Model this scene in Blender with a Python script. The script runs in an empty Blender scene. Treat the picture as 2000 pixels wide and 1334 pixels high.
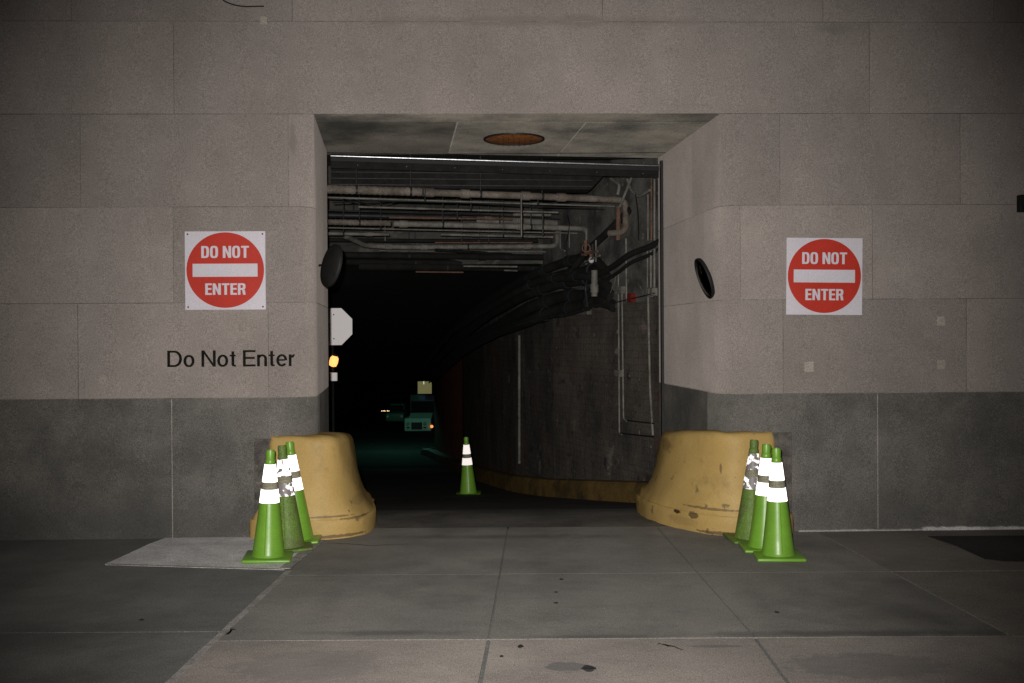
import bpy, bmesh, math, random
from mathutils import Vector, Matrix
random.seed(7)
S = bpy.context.scene
COL = S.collection
R = math.radians
# ------------------------------------------------------------------ camera, world, lights, exposure
F = 1944.0                                    # focal length in photo pixels (35 mm lens on film)
cam = bpy.data.cameras.new('camera'); cam.lens = F / 2000 * 36.0; cam.sensor_width = 36
cam.clip_end = 500; cam.clip_start = 0.05
camo = bpy.data.objects.new('camera', cam); COL.objects.link(camo)
CM = (Matrix.Translation((0, 0, 1.8)) @ Matrix.Rotation(R(90 - 0.38), 4, 'X') @ Matrix.Rotation(R(-0.36), 4, 'Z'))
camo.matrix_world = CM
S.camera = camo
w = bpy.data.worlds.new('World'); S.world = w; w.use_nodes = True
w.node_tree.nodes['Background'].inputs['Color'].default_value = (0.55, 0.62, 0.6, 1)
w.node_tree.nodes['Background'].inputs['Strength'].default_value = 0.011   # night sky over a city
fl = bpy.data.lights.new('camera_flash', 'SPOT')                           # the flash that lit the photograph
fl.energy = 2560; fl.color = (1.0, 0.945, 0.905); fl.spot_size = R(70); fl.spot_blend = 1.0; fl.shadow_soft_size = 0.035
flo = bpy.data.objects.new('camera_flash', fl); COL.objects.link(flo)
flo.location = (-0.09, -0.02, 1.93)
flo.rotation_euler = Vector((0.0, 9.0, -0.25)).to_track_quat('-Z', 'Y').to_euler()
vs = S.view_settings; vs.view_transform = 'Standard'; vs.look = 'None'; vs.exposure = 0; vs.gamma = 1
S.render.engine = 'CYCLES'

# ------------------------------------------------------------------ pixel helpers (photo pixels -> points on real planes)
def ray(px, py):
    d = CM.to_3x3() @ Vector(((px - 1000) / F, -(py - 667) / F, -1.0))
    return Vector((0, 0, 1.8)), d
WD, WK = 8.96, 0.025                           # facade plane Y = WD + WK*X
def on_wall(px, py, off=0.0):
    o, d = ray(px, py); t = (WD - off + WK * o.x - o.y) / (d.y - WK * d.x); return o + d * t
def at_y(px, py, Y):
    o, d = ray(px, py); return o + d * ((Y - o.y) / d.y)
def at_z(px, py, z):
    o, d = ray(px, py); return o + d * ((z - o.z) / d.z)
def zpx(py, px=1000): return on_wall(px, py).z
def xpx(px, py=600): return on_wall(px, py).x

# ------------------------------------------------------------------ object helpers
def tag(o, label=None, cat=None, group=None, kind=None):
    if label: o['label'] = label
    if cat: o['category'] = cat
    if group: o['group'] = group
    if kind: o['kind'] = kind
    return o
def empty(name, loc=(0, 0, 0), rot=(0, 0, 0)):
    e = bpy.data.objects.new(name, None); COL.objects.link(e); e.location = loc; e.rotation_euler = rot
    e.empty_display_size = 0.1
    return e
class MB:
    def __init__(s): s.v = []; s.f = []; s.t = []; s.tone = 1.0
    def add(s, vs, fs):
        b = len(s.v); s.v += [tuple(v) for v in vs]
        for f in fs: s.f.append([b + i for i in f]); s.t.append(s.tone)
        return s
    def box(s, x0, y0, z0, x1, y1, z1, b=0.0, M=None):
        if b <= 0:
            vs = [(x, y, z) for z in (z0, z1) for y in (y0, y1) for x in (x0, x1)]
            fs = [(0, 2, 3, 1), (4, 5, 7, 6), (0, 1, 5, 4), (2, 6, 7, 3), (0, 4, 6, 2), (1, 3, 7, 5)]
        else:
            bm = bmesh.new(); bmesh.ops.create_cube(bm, size=1)
            for v in bm.verts: v.co = Vector(((x0 + x1) / 2 + v.co.x * (x1 - x0), (y0 + y1) / 2 + v.co.y * (y1 - y0), (z0 + z1) / 2 + v.co.z * (z1 - z0)))
            bmesh.ops.bevel(bm, geom=bm.edges[:], offset=b, segments=3, affect='EDGES', profile=0.5)
            bm.verts.index_update(); vs = [v.co.copy() for v in bm.verts]; fs = [[v.index for v in f.verts] for f in bm.faces]; bm.free()
        if M is not None: vs = [M @ Vector(v) for v in vs]
        return s.add(vs, fs)
    def lathe(s, prof, n=32, M=None, cap=True):
        vs = []; fs = []
        for r, z in prof:
            for i in range(n):
                a = 2 * math.pi * i / n; vs.append(Vector((r * math.cos(a), r * math.sin(a), z)))
        for k in range(len(prof) - 1):
            for i in range(n):
                j = (i + 1) % n; fs.append((k * n + i, k * n + j, (k + 1) * n + j, (k + 1) * n + i))
        if cap:
            fs.append(tuple(reversed(range(n)))); fs.append(tuple((len(prof) - 1) * n + i for i in range(n)))
        if M is not None: vs = [M @ v for v in vs]
        return s.add(vs, fs)
    def tube(s, pts, r, n=12, bend=0.0, wave=0.0, step=0.03):
        P = [Vector(p) for p in pts]
        if bend > 0:
            Q = [P[0]]
            for i in range(1, len(P) - 1):
                a = (P[i - 1] - P[i]); c = (P[i + 1] - P[i]); b = min(bend, a.length * .45, c.length * .45)
                A = P[i] + a.normalized() * b; C = P[i] + c.normalized() * b
                for k in range(7):
                    t = k / 6; Q.append(A * (1 - t) ** 2 + P[i] * 2 * t * (1 - t) + C * t * t)
            Q.append(P[-1]); P = Q
        if wave > 0:
            Q = []
            for i in range(len(P) - 1):
                m = max(1, int((P[i + 1] - P[i]).length / step))
                for k in range(m): Q.append(P[i].lerp(P[i + 1], k / m))
            Q.append(P[-1]); P = Q
        vs = []; fs = []; up = None
        for i, p in enumerate(P):
            t = (P[min(i + 1, len(P) - 1)] - P[max(i - 1, 0)]).normalized()
            if up is None: up = Vector((0, 0, 1)) if abs(t.z) < .9 else Vector((1, 0, 0))
            u = (up - t * up.dot(t)).normalized(); v = t.cross(u); up = u
            rr = r * (1 + wave * (1 if i % 2 else -1))
            for k in range(n):
                a = 2 * math.pi * k / n; vs.append(p + (u * math.cos(a) + v * math.sin(a)) * rr)
        for i in range(len(P) - 1):
            for k in range(n):
                j = (k + 1) % n; fs.append((i * n + k, i * n + j, (i + 1) * n + j, (i + 1) * n + k))
        fs.append(tuple(reversed(range(n)))); fs.append(tuple((len(P) - 1) * n + k for k in range(n)))
        return s.add(vs, fs)
    def build(s, name, mat, parent=None, smooth=0.0):
        me = bpy.data.meshes.new(name); me.from_pydata(s.v, [], s.f)
        a = me.attributes.new('tone', 'FLOAT', 'FACE')
        for i, t in enumerate(s.t): a.data[i].value = t
        me.materials.append(mat)
        bm = bmesh.new(); bm.from_mesh(me); bmesh.ops.recalc_face_normals(bm, faces=bm.faces[:]); bm.to_mesh(me); bm.free()
        if smooth: 
            for p in me.polygons: p.use_smooth = True
            try: me.set_sharp_from_angle(angle=R(smooth))
            except Exception: pass
        o = bpy.data.objects.new(name, me); COL.objects.link(o)
        if parent is not None: o.parent = parent
        return o

# ------------------------------------------------------------------ materials
def mat(name, col, col2=None, rough=0.85, scale=3.0, bump=0.15, fine=60.0, metal=0.0, spec=0.3, speck=0.0, speckcol=(.05, .05, .05),
        detail=8, contrast=(0.35, 0.65), stain=None, stretch=(1, 1, 1), coat=0.0, bd=0.004, grain=135, ga=.55):
    m = bpy.data.materials.new(name); m.use_nodes = True; nt = m.node_tree; N = nt.nodes; L = nt.links
    bs = N['Principled BSDF']; bs.inputs['Roughness'].default_value = rough; bs.inputs['Metallic'].default_value = metal
    bs.inputs['Specular IOR Level'].default_value = spec
    bs.inputs['Coat Weight'].default_value = coat
    dr = {'limestone': .8, 'granite': .6, 'mortar': .8, 'pale_mortar': .8, 'sooty_stone': .35, 'pavement_concrete': .12, 'worn_apron_concrete': .12, 'grey_sidewalk': .12, 'ramp_wing_concrete': .1, 'pale_concrete_pad': .15}.get(name, 0)
    if 'Diffuse Roughness' in bs.inputs: bs.inputs['Diffuse Roughness'].default_value = dr
    tc = N.new('ShaderNodeTexCoord'); mp = N.new('ShaderNodeMapping'); mp.inputs['Scale'].default_value = stretch
    L.new(tc.outputs['Object'], mp.inputs['Vector'])
    def noise(sc, d=6, r=.6, src=None):
        n = N.new('ShaderNodeTexNoise'); n.inputs['Scale'].default_value = sc; n.inputs['Detail'].default_value = d; n.inputs['Roughness'].default_value = r
        L.new(src or mp.outputs['Vector'], n.inputs['Vector']); return n.outputs['Fac']
    def ramp(src, a, b, c0=(0, 0, 0, 1), c1=(1, 1, 1, 1)):
        r = N.new('ShaderNodeValToRGB'); r.color_ramp.elements[0].position = a; r.color_ramp.elements[1].position = b
        r.color_ramp.elements[0].color = c0; r.color_ramp.elements[1].color = c1; L.new(src, r.inputs['Fac']); return r.outputs['Color']
    def mix(f, a, b, mode='MIX'):
        x = N.new('ShaderNodeMix'); x.data_type = 'RGBA'; x.blend_type = mode
        for s_, v in ((0, f), (6, a), (7, b)):
            if isinstance(v, (int, float)): x.inputs[s_].default_value = v
            elif isinstance(v, tuple): x.inputs[s_].default_value = v if len(v) == 4 else v + (1,)
            else: L.new(v, x.inputs[s_])
        return x.outputs[2]
    col2 = col2 or tuple(c * .75 for c in col)
    c = mix(ramp(noise(scale, detail), *contrast), col, col2)
    if speck: 
        c = mix(ramp(noise(fine * 1.3, 3, .7), 0.58, 0.70, (0, 0, 0, 1), (speck, speck, speck, 1)), c, speckcol)
        c = mix(ramp(noise(fine * .9, 3, .7, tc.outputs['Object']), 0.60, 0.74, (0, 0, 0, 1), (speck * .7,) * 3 + (1,)), c, tuple(min(1, q * 1.7) for q in col))
    if stain:
        for (sc, a, b, sc_col, amt) in stain:
            c = mix(ramp(noise(sc, 7, .65, tc.outputs['Object']), a, b, (0, 0, 0, 1), (amt, amt, amt, 1)), c, sc_col)
    if grain:
        gn = ramp(noise(grain, 2, .8), .3, .7, (1 - ga, 1 - ga, 1 - ga * 1.05, 1), (1 + ga, 1 + ga, 1 + ga * .95, 1)); c = mix(1.0, c, gn, 'MULTIPLY')
        gn = ramp(noise(grain * .33, 3, .7), .3, .7, (1 - ga * .22, 1 - ga * .18, 1 - ga * .22, 1), (1 + ga * .22, 1 + ga * .18, 1 + ga * .22, 1)); c = mix(1.0, c, gn, 'MULTIPLY')
    at = N.new('ShaderNodeAttribute'); at.attribute_name = 'tone'
    c = mix(1.0, c, at.outputs['Fac'], 'MULTIPLY')
    L.new(c, bs.inputs['Base Color'])
    rr = N.new('ShaderNodeMapRange'); rr.inputs['To Min'].default_value = max(0.02, rough - .1); rr.inputs['To Max'].default_value = min(1, rough + .1)
    L.new(noise(scale * 4), rr.inputs['Value']); L.new(rr.outputs['Result'], bs.inputs['Roughness'])
    if bump:
        b1 = N.new('ShaderNodeBump'); b1.inputs['Strength'].default_value = bump; b1.inputs['Distance'].default_value = bd
        L.new(noise(fine, 4, .7), b1.inputs['Height'])
        b2 = N.new('ShaderNodeBump'); b2.inputs['Strength'].default_value = bump; b2.inputs['Distance'].default_value = bd * 4
        L.new(noise(fine * .12, 5), b2.inputs['Height']); L.new(b1.outputs['Normal'], b2.inputs['Normal'])
        L.new(b2.outputs['Normal'], bs.inputs['Normal'])
    return m
def mat_brick(name):
    m = mat(name, (.125, .11, .098), (.05, .048, .044), .8, 1.7, .5, 26, speck=.5, speckcol=(.02, .02, .02), bd=.01,
            stain=[(2.2, .60, .66, (.27, .25, .22), .75), (5, .58, .66, (.03, .03, .03), .8), (1.1, .56, .66, (.11, .055, .04), .7), (9, .66, .70, (.36, .34, .31), .7)], stretch=(1, 1, .6))
    nt = m.node_tree; N = nt.nodes; L = nt.links; bs = N['Principled BSDF']
    tc = N.new('ShaderNodeTexCoord'); sp = N.new('ShaderNodeSeparateXYZ'); cb = N.new('ShaderNodeCombineXYZ')
    L.new(tc.outputs['Object'], sp.inputs[0]); L.new(sp.outputs['Y'], cb.inputs['X']); L.new(sp.outputs['Z'], cb.inputs['Y'])
    bt = N.new('ShaderNodeTexBrick'); bt.inputs['Scale'].default_value = 1; bt.inputs['Brick Width'].default_value = .23; bt.inputs['Row Height'].default_value = .08
    bt.inputs['Mortar Size'].default_value = .008; bt.inputs['Mortar Smooth'].default_value = .6
    bt.inputs['Color1'].default_value = (1.1, 1.08, 1.05, 1); bt.inputs['Color2'].default_value = (.78, .76, .74, 1); bt.inputs['Mortar'].default_value = (.5, .5, .5, 1)
    L.new(cb.outputs[0], bt.inputs['Vector'])
    x = N.new('ShaderNodeMix'); x.data_type = 'RGBA'; x.blend_type = 'MULTIPLY'; x.inputs[0].default_value = .4
    old = bs.inputs['Base Color'].links[0].from_socket; L.new(old, x.inputs[6]); L.new(bt.outputs['Color'], x.inputs[7]); L.new(x.outputs[2], bs.inputs['Base Color'])
    bp = N.new('ShaderNodeBump'); bp.inputs['Strength'].default_value = .3; bp.inputs['Distance'].default_value = .008; bp.invert = True
    on = bs.inputs['Normal'].links[0].from_socket; L.new(on, bp.inputs['Normal']); L.new(bt.outputs['Fac'], bp.inputs['Height']); L.new(bp.outputs['Normal'], bs.inputs['Normal'])
    return m
upper_m = mat('old_grey_plaster', (.15, .148, .138), (.06, .06, .057), .85, 2.6, .5, 24, speck=.3, bd=.01, stain=[(2.6, .52, .62, (.05, .05, .047), .8), (7, .62, .68, (.30, .28, .25), .6)])
def emit(name, col, st):
    m = bpy.data.materials.new(name); m.use_nodes = True; bs = m.node_tree.nodes['Principled BSDF']
    bs.inputs['Base Color'].default_value = col + (1,); bs.inputs['Emission Color'].default_value = col + (1,); bs.inputs['Emission Strength'].default_value = st
    return m
def retro(name, worn=0.0, gain=1.0, base=0):
    """beaded retroreflective sheeting: sends light back towards where it came from"""
    m = bpy.data.materials.new(name); m.use_nodes = True; nt = m.node_tree; N = nt.nodes; L = nt.links
    bs = N['Principled BSDF']; bs.inputs['Base Color'].default_value = (.55, .55, .55, 1); bs.inputs['Roughness'].default_value = .5
    gl = N.new('ShaderNodeBsdfAnisotropic') if False else N.new('ShaderNodeBsdfGlossy')
    gl.inputs['Color'].default_value = (gain, gain * .97, gain * .96, 1); gl.inputs['Roughness'].default_value = 0.30
    g = N.new('ShaderNodeNewGeometry'); L.new(g.outputs['Incoming'], gl.inputs['Normal'])
    ms = N.new('ShaderNodeMixShader'); tc = N.new('ShaderNodeTexCoord'); n = N.new('ShaderNodeTexNoise')
    n.inputs['Scale'].default_value = 22; n.inputs['Detail'].default_value = 4; L.new(tc.outputs['Object'], n.inputs['Vector'])
    r = N.new('ShaderNodeValToRGB'); r.color_ramp.elements[0].position = worn; r.color_ramp.elements[1].position = worn + .06
    r.color_ramp.elements[0].color = (.02, .02, .02, 1); r.color_ramp.elements[1].color = (.85, .85, .85, 1)
    L.new(n.outputs['Fac'], r.inputs['Fac']); L.new(r.outputs['Color'], ms.inputs['Fac'])
    if base:
        bs.inputs['Base Color'].default_value = (base, base * .97, base, 1); ad = N.new('ShaderNodeAddShader'); L.new(bs.outputs[0], ad.inputs[0]); L.new(gl.outputs[0], ad.inputs[1]); L.new(ad.outputs[0], N['Material Output'].inputs['Surface']); return m
    if worn > .1: bs.inputs['Base Color'].default_value = (.22, .2, .2, 1)
    L.new(bs.outputs[0], ms.inputs[1]); L.new(gl.outputs[0], ms.inputs[2]); L.new(ms.outputs[0], N['Material Output'].inputs['Surface'])
    return m

limestone = mat('limestone', (.385, .343, .322), (.325, .29, .272), .92, 1.6, .12, 120, speck=.2, speckcol=(.22, .2, .18),
                stain=[(.7, .5, .75, (.25, .22, .2), .5), (5, .62, .8, (.24, .22, .2), .4), (2.2, .66, .78, (.46, .42, .38), .35)], ga=.42)
granite = mat('granite', (.215, .202, .188), (.145, .14, .13), .75, 2.2, .2, 90, speck=.9, speckcol=(.04, .04, .04),
              stain=[(1.0, .45, .68, (.075, .076, .07), .75), (14, .52, .8, (.09, .09, .085), .35)])
mortar = mat('mortar', (.30, .27, .25), (.16, .145, .135), .95, 2.0, .4, 80)
mortar_lt = mat('pale_mortar', (.42, .40, .37), (.26, .25, .23), .95, 3.0, .4, 80)
soffit_m = mat('sooty_stone', (.36, .33, .29), (.20, .19, .165), .9, 1.3, .3, 70, speck=.3, stain=[(.8, .48, .66, (.05, .055, .05), .8)])
concrete = mat('pavement_concrete', (.36, .325, .30), (.27, .245, .23), .9, 1.5, .35, 70, speck=.6, speckcol=(.05, .05, .05),
               stain=[(.45, .5, .7, (.10, .10, .095), .5), (9, .68, .74, (.03, .03, .03), .7)])
apron_m = mat('worn_apron_concrete', (.275, .265, .248), (.20, .195, .185), .85, 1.1, .35, 70, speck=.5, speckcol=(.035, .035, .035),
              stain=[(.5, .48, .7, (.055, .055, .052), .6), (12, .7, .76, (.02, .02, .02), .6)])
apron2_m = mat('grey_sidewalk', (.205, .208, .20), (.145, .15, .145), .88, 1.4, .35, 75, speck=.5, speckcol=(.03, .03, .03),
               stain=[(.6, .5, .72, (.05, .05, .048), .5)])
wing_m = mat('ramp_wing_concrete', (.25, .23, .21), (.18, .165, .15), .9, 1.4, .35, 75, speck=.5, speckcol=(.04, .04, .04))
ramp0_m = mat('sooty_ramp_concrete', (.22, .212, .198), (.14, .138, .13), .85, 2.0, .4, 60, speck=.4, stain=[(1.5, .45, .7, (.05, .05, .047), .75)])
floor_m = mat('darkened_floor', (.012, .012, .012), (.008, .008, .008), .9, 1, .1, 30, spec=.05)  # far floor's darkness put into its colour, so the green lamp barely shows
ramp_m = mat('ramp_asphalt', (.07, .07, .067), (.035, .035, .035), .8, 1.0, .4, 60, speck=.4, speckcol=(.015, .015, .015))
pad_m = mat('pale_concrete_pad', (.74, .73, .75), (.52, .52, .53), .9, 4.5, .3, 70, speck=.2, stain=[(2, .55, .75, (.25, .25, .25), .5)])
line_m = mat('pale_joint_filler', (.50, .48, .46), (.32, .31, .30), .95, 9, .4, 80)
joint_m = mat('dark_joint', (.05, .05, .047), (.03, .03, .03), .95, 6, .3, 60)
yellow = mat('yellow_paint', (.60, .42, .15), (.50, .34, .115), .55, 2.0, .22, 45, speck=.25, speckcol=(.30, .19, .06), bd=.006,
             stain=[(3, .58, .72, (.30, .21, .09), .6), (6, .64, .68, (.16, .11, .055), .75), (14, .66, .70, (.10, .07, .04), .8)], ga=.10)
yellow_d = mat('grimy_yellow_paint', (.22, .14, .04), (.09, .06, .022), .7, 2.2, .3, 40, speck=.4, stain=[(4, .5, .66, (.05, .035, .02), .8)])
tunnel_m = mat_brick('grimy_painted_brick')
tunnel_old = mat('grimy_tunnel_wall', (.12, .105, .093), (.065, .06, .055), .8, 1.5, .55, 22, speck=.5, speckcol=(.02, .02, .02), bd=.01,
               stain=[(2.6, .62, .70, (.24, .22, .20), .6), (5, .6, .7, (.025, .025, .025), .8)], stretch=(1, 1, .6))
red_m = mat('oxblood_paint', (.50, .17, .12), (.34, .12, .09), .6, 2, .3, 30)
ceil_m = mat('soot_ceiling', (.040, .041, .038), (.02, .021, .02), .95, 2.2, .5, 20, bd=.01, stain=[(3, .62, .7, (.09, .085, .08), .5)])
ceilf_m = mat('dusty_ceiling', (.10, .098, .09), (.035, .036, .034), .95, 3.2, .5, 20, bd=.01, stain=[(3, .58, .66, (.17, .16, .145), .6)], stretch=(.5, 1, 1.6))
black_c = mat('unlit_depth_black', (.009, .010, .009), (.006, .007, .006), .95, 2.2, .5, 20)  # near-black colour paints the unlit depth onto deep ceiling and left wall
black_m = mat('black_insulation', (.016, .016, .015), (.007, .007, .007), .85, 5, .3, 30)
pipe_m = mat('lagged_pipe', (.23, .20, .175), (.10, .085, .07), .75, 5, .3, 40, speck=.4, speckcol=(.05, .03, .02), stain=[(6, .58, .68, (.10, .045, .025), .7)])
pale_pipe = mat('pale_pipe', (.24, .235, .215), (.12, .115, .10), .7, 7, .3, 50, speck=.3, stain=[(5, .6, .7, (.10, .06, .04), .7)])
rust_m = mat('rusty_pipe', (.22, .12, .08), (.10, .06, .045), .8, 9, .4, 50)
steel = mat('galvanised_steel', (.5, .52, .56), (.36, .38, .42), .33, 6, .05, 60, metal=1, spec=.5)
dark_steel = mat('dark_steel', (.035, .037, .04), (.02, .021, .022), .5, 6, .15, 60, metal=.3)
white_m = mat('sign_white', (.72, .69, .76), (.68, .65, .71), .55, 4, .03, 60, ga=.12)
red_s = mat('sign_red', (.58, .04, .022), (.52, .036, .02), .5, 5, .03, 60, ga=.12)
black_p = mat('black_letter_paint', (.010, .010, .009), (.018, .017, .015), .9, 20, 0, 80, spec=.02)
mirror_m = mat('dark_convex_mirror', (.06, .065, .06), (.03, .035, .03), .12, 9, .02, 60, metal=1, spec=.5)
rubber = mat('black_rubber', (.012, .013, .012), (.02, .02, .02), .6, 6, .1, 60)
alu = mat('bare_sign_back', (.85, .82, .83), (.75, .73, .75), .5, 5, .03, 60, ga=.12)
green = mat('lime_cone_plastic', (.21, .46, .045), (.17, .38, .038), .36, 6, .04, 40, spec=.6, coat=0, stain=[(5, .62, .75, (.1, .2, .03), .5)], ga=.12)
olive = mat('dirty_cone_plastic', (.16, .27, .05), (.12, .20, .045), .55, 6, .15, 40, stain=[(7, .5, .66, (.14, .13, .07), .8)])
band_new = retro('reflective_sheeting', 0.05, .13)
band_scuf = retro('scuffed_reflective_sheeting', 0.42, .10)
band_worn = retro('worn_reflective_sheeting', 0.52, .08)
alu = retro('reflective_sign_sheet', 0.05, .035, .8)
collar_m = mat('grey_cone_collar', (.42, .39, .30), (.22, .21, .15), .6, 8, .1, 50)
dark_cab = mat('shaded_cab_paint', (.03, .035, .04), (.02, .025, .03), .5, 4, .05, 30)
teal = mat('pale_truck_paint', (.42, .55, .50), (.36, .48, .44), .5, 4, .05, 40)
glass_d = mat('dark_glass', (.01, .012, .014), (.01, .01, .012), .08, 3, 0, 40, spec=.6)
redbox = mat('red_enamel', (.20, .02, .015), (.12, .015, .01), .6, 8, .1, 50)
amber_lens = mat('rusty_lamp_lens', (.55, .21, .06), (.24, .10, .04), .5, 30, .4, 60, stain=[(40, .55, .66, (.45, .2, .03), .5)])

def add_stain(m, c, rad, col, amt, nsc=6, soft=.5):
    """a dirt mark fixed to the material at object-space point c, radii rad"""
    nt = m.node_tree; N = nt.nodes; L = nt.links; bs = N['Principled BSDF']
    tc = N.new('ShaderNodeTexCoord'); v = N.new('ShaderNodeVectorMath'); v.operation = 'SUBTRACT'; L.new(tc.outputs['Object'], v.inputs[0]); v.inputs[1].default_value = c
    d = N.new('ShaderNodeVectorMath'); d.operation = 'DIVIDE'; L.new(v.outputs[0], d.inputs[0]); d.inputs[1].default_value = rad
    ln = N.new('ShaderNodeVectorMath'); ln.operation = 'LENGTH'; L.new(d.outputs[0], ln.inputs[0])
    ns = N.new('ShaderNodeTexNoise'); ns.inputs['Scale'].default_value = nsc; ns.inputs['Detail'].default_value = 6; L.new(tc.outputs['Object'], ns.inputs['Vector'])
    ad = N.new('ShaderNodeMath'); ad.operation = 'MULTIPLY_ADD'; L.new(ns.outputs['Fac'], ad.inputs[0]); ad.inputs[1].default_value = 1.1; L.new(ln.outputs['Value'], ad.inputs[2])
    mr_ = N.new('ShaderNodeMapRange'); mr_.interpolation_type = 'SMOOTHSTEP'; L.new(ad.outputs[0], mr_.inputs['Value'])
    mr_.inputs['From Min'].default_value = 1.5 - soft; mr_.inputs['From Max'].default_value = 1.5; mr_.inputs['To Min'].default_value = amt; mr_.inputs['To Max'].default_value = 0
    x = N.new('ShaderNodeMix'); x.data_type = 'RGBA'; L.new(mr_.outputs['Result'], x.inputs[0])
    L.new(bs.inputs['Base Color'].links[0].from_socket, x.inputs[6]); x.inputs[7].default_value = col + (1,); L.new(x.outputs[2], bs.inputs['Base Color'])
# ------------------------------------------------------------------ ground
def gz(y):                                      # ground height along the way in: flat pavement, then a ramp down that levels out
    if y < 9.3: return 0.0
    if y < 11.3: t = (y - 9.3) / 2; return -0.13 * t * t
    if y < 15.1: return -0.13 - 0.13 * (y - 11.3)
    if y < 52: return -0.624 - 0.0961 * (y - 15.1)
    if y < 60: t = (y - 52) / 8; return -4.17 - 0.8 * t + 0.4 * t * t
    return -4.57
CR = Vector((1.89, WD + WK * 1.89, 0)); CL = Vector((-1.76, WD - WK * 1.76, 0))       # facade corners of the opening
IR = Vector((1.66, 11.25, 0)); IL = Vector((-1.985, 10.75, 0))                          # inner ends of the jambs

g = MB()                                        # pavement: one sheet from behind the camera to the facade and well past it at the sides
g.add([(-40, -30, -.012), (40, -30, -.012), (40, 9.3, -.012), (-40, 9.3, -.012)], [(0, 1, 2, 3)])
tag(g.build('ground', apron2_m), kind='structure')
def sheet(name, pts, m, z=0.0, th=.01):
    b = MB(); n = len(pts)
    top = [(p[0], p[1], z) for p in pts]; bot = [(p[0], p[1], z - th) for p in pts]
    b.add(top + bot, [tuple(range(n)), tuple(reversed(range(n, 2 * n)))] + [(i, (i + 1) % n, n + (i + 1) % n, n + i) for i in range(n)])
    return b.build(name, m)
P = lambda x, y: at_z(x, y, 0)
def line_at(p, q, y):                           # point on line p-q at depth y
    t = (y - p.y) / (q.y - p.y); return p.lerp(q, t)
L0, L1 = P(628, 1055), P(330, 1334)
Rj0, Rj1 = P(1610, 1047), P(2000, 1256)
lnear, lwall = line_at(L0, L1, 2.0), line_at(L0, L1, 8.93)
rnear, rwall = line_at(Rj0, Rj1, P(1000, 1248).y + .008), line_at(Rj0, Rj1, 8.97)
yA = P(1000, 1248).y                            # front edge of the driveway apron
la, ra = line_at(L0, L1, yA), Vector((5.2, yA, 0))
G = 0.012
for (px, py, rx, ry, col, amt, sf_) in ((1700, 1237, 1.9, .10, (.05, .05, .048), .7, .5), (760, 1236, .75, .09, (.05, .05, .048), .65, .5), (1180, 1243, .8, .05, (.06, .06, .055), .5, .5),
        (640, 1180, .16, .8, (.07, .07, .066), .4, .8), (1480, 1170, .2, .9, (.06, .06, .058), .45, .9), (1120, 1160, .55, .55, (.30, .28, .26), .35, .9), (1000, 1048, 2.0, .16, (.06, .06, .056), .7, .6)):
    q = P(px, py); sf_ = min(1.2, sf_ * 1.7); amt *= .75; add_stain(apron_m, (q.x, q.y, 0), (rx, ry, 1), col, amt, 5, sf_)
for (px, py, rx, ry, col, amt) in ((1106, 1302, .13, .085, (.14, .14, .135), .75), (1150, 1306, .035, .07, (.03, .03, .03), .9), (600, 1300, .5, .3, (.22, .2, .19), .5), (1400, 1262, .2, .03, (.12, .12, .12), .5), (1690, 1300, .5, .25, (.16, .155, .15), .5)):
    q = P(px, py); add_stain(concrete, (q.x, q.y, 0), (rx, ry, 1), col, amt, 12, .25)
gr = 0.008
# foreground flags
mx0, mx1 = P(955, 1250), P(938, 1334); mn = line_at(mx0, mx1, 2.0)
nx0, nx1 = P(1478, 1250), P(1540, 1334); nn = line_at(nx0, nx1, 2.0)
for i, (a, b, c, d) in enumerate(((lnear, mn, mx0, la), (mn, nn, nx0, mx0), (nn, Vector((8, 2, 0)), Vector((8, yA, 0)), nx0))):
    pts = [(a.x + G, a.y), (b.x - G, b.y), (c.x - G, yA - gr), (d.x + G, yA - gr)]
    tag(sheet('sidewalk', pts, concrete, 0.0), kind='structure')
# driveway apron in slabs
p0, p1 = P(985, 1072), P(955, 1244)
q0, q1 = P(1362, 1118), P(1478, 1248)
mb_top = line_at(p0, p1, 9.25); q_top = line_at(q0, q1, 9.25)
lt = Vector((lwall.x, 8.93, 0))
yM = P(1000, 1121).y
def lerpy(a, b, y): return line_at(a, b, y)
for (yb, yt) in ((yA, yM - .0025), (yM + .0025, 9.3)):
    xs = [(lambda y: lerpy(L0, L1, y).x), (lambda y: lerpy(p0, p1, y).x), (lambda y: lerpy(q0, q1, y).x), (lambda y: lerpy(Rj0, Rj1, y).x)]
    for k in range(3):
        n = 4; left = [(xs[k](yb + (yt - yb) * i / n) + .007, yb + (yt - yb) * i / n) for i in range(n + 1)]
        right = [(xs[k + 1](yb + (yt - yb) * i / n) - .007, yb + (yt - yb) * i / n) for i in range(n + 1)]
        tag(sheet('driveway', left + right[::-1], apron_m, 0.0), kind='structure')
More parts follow.
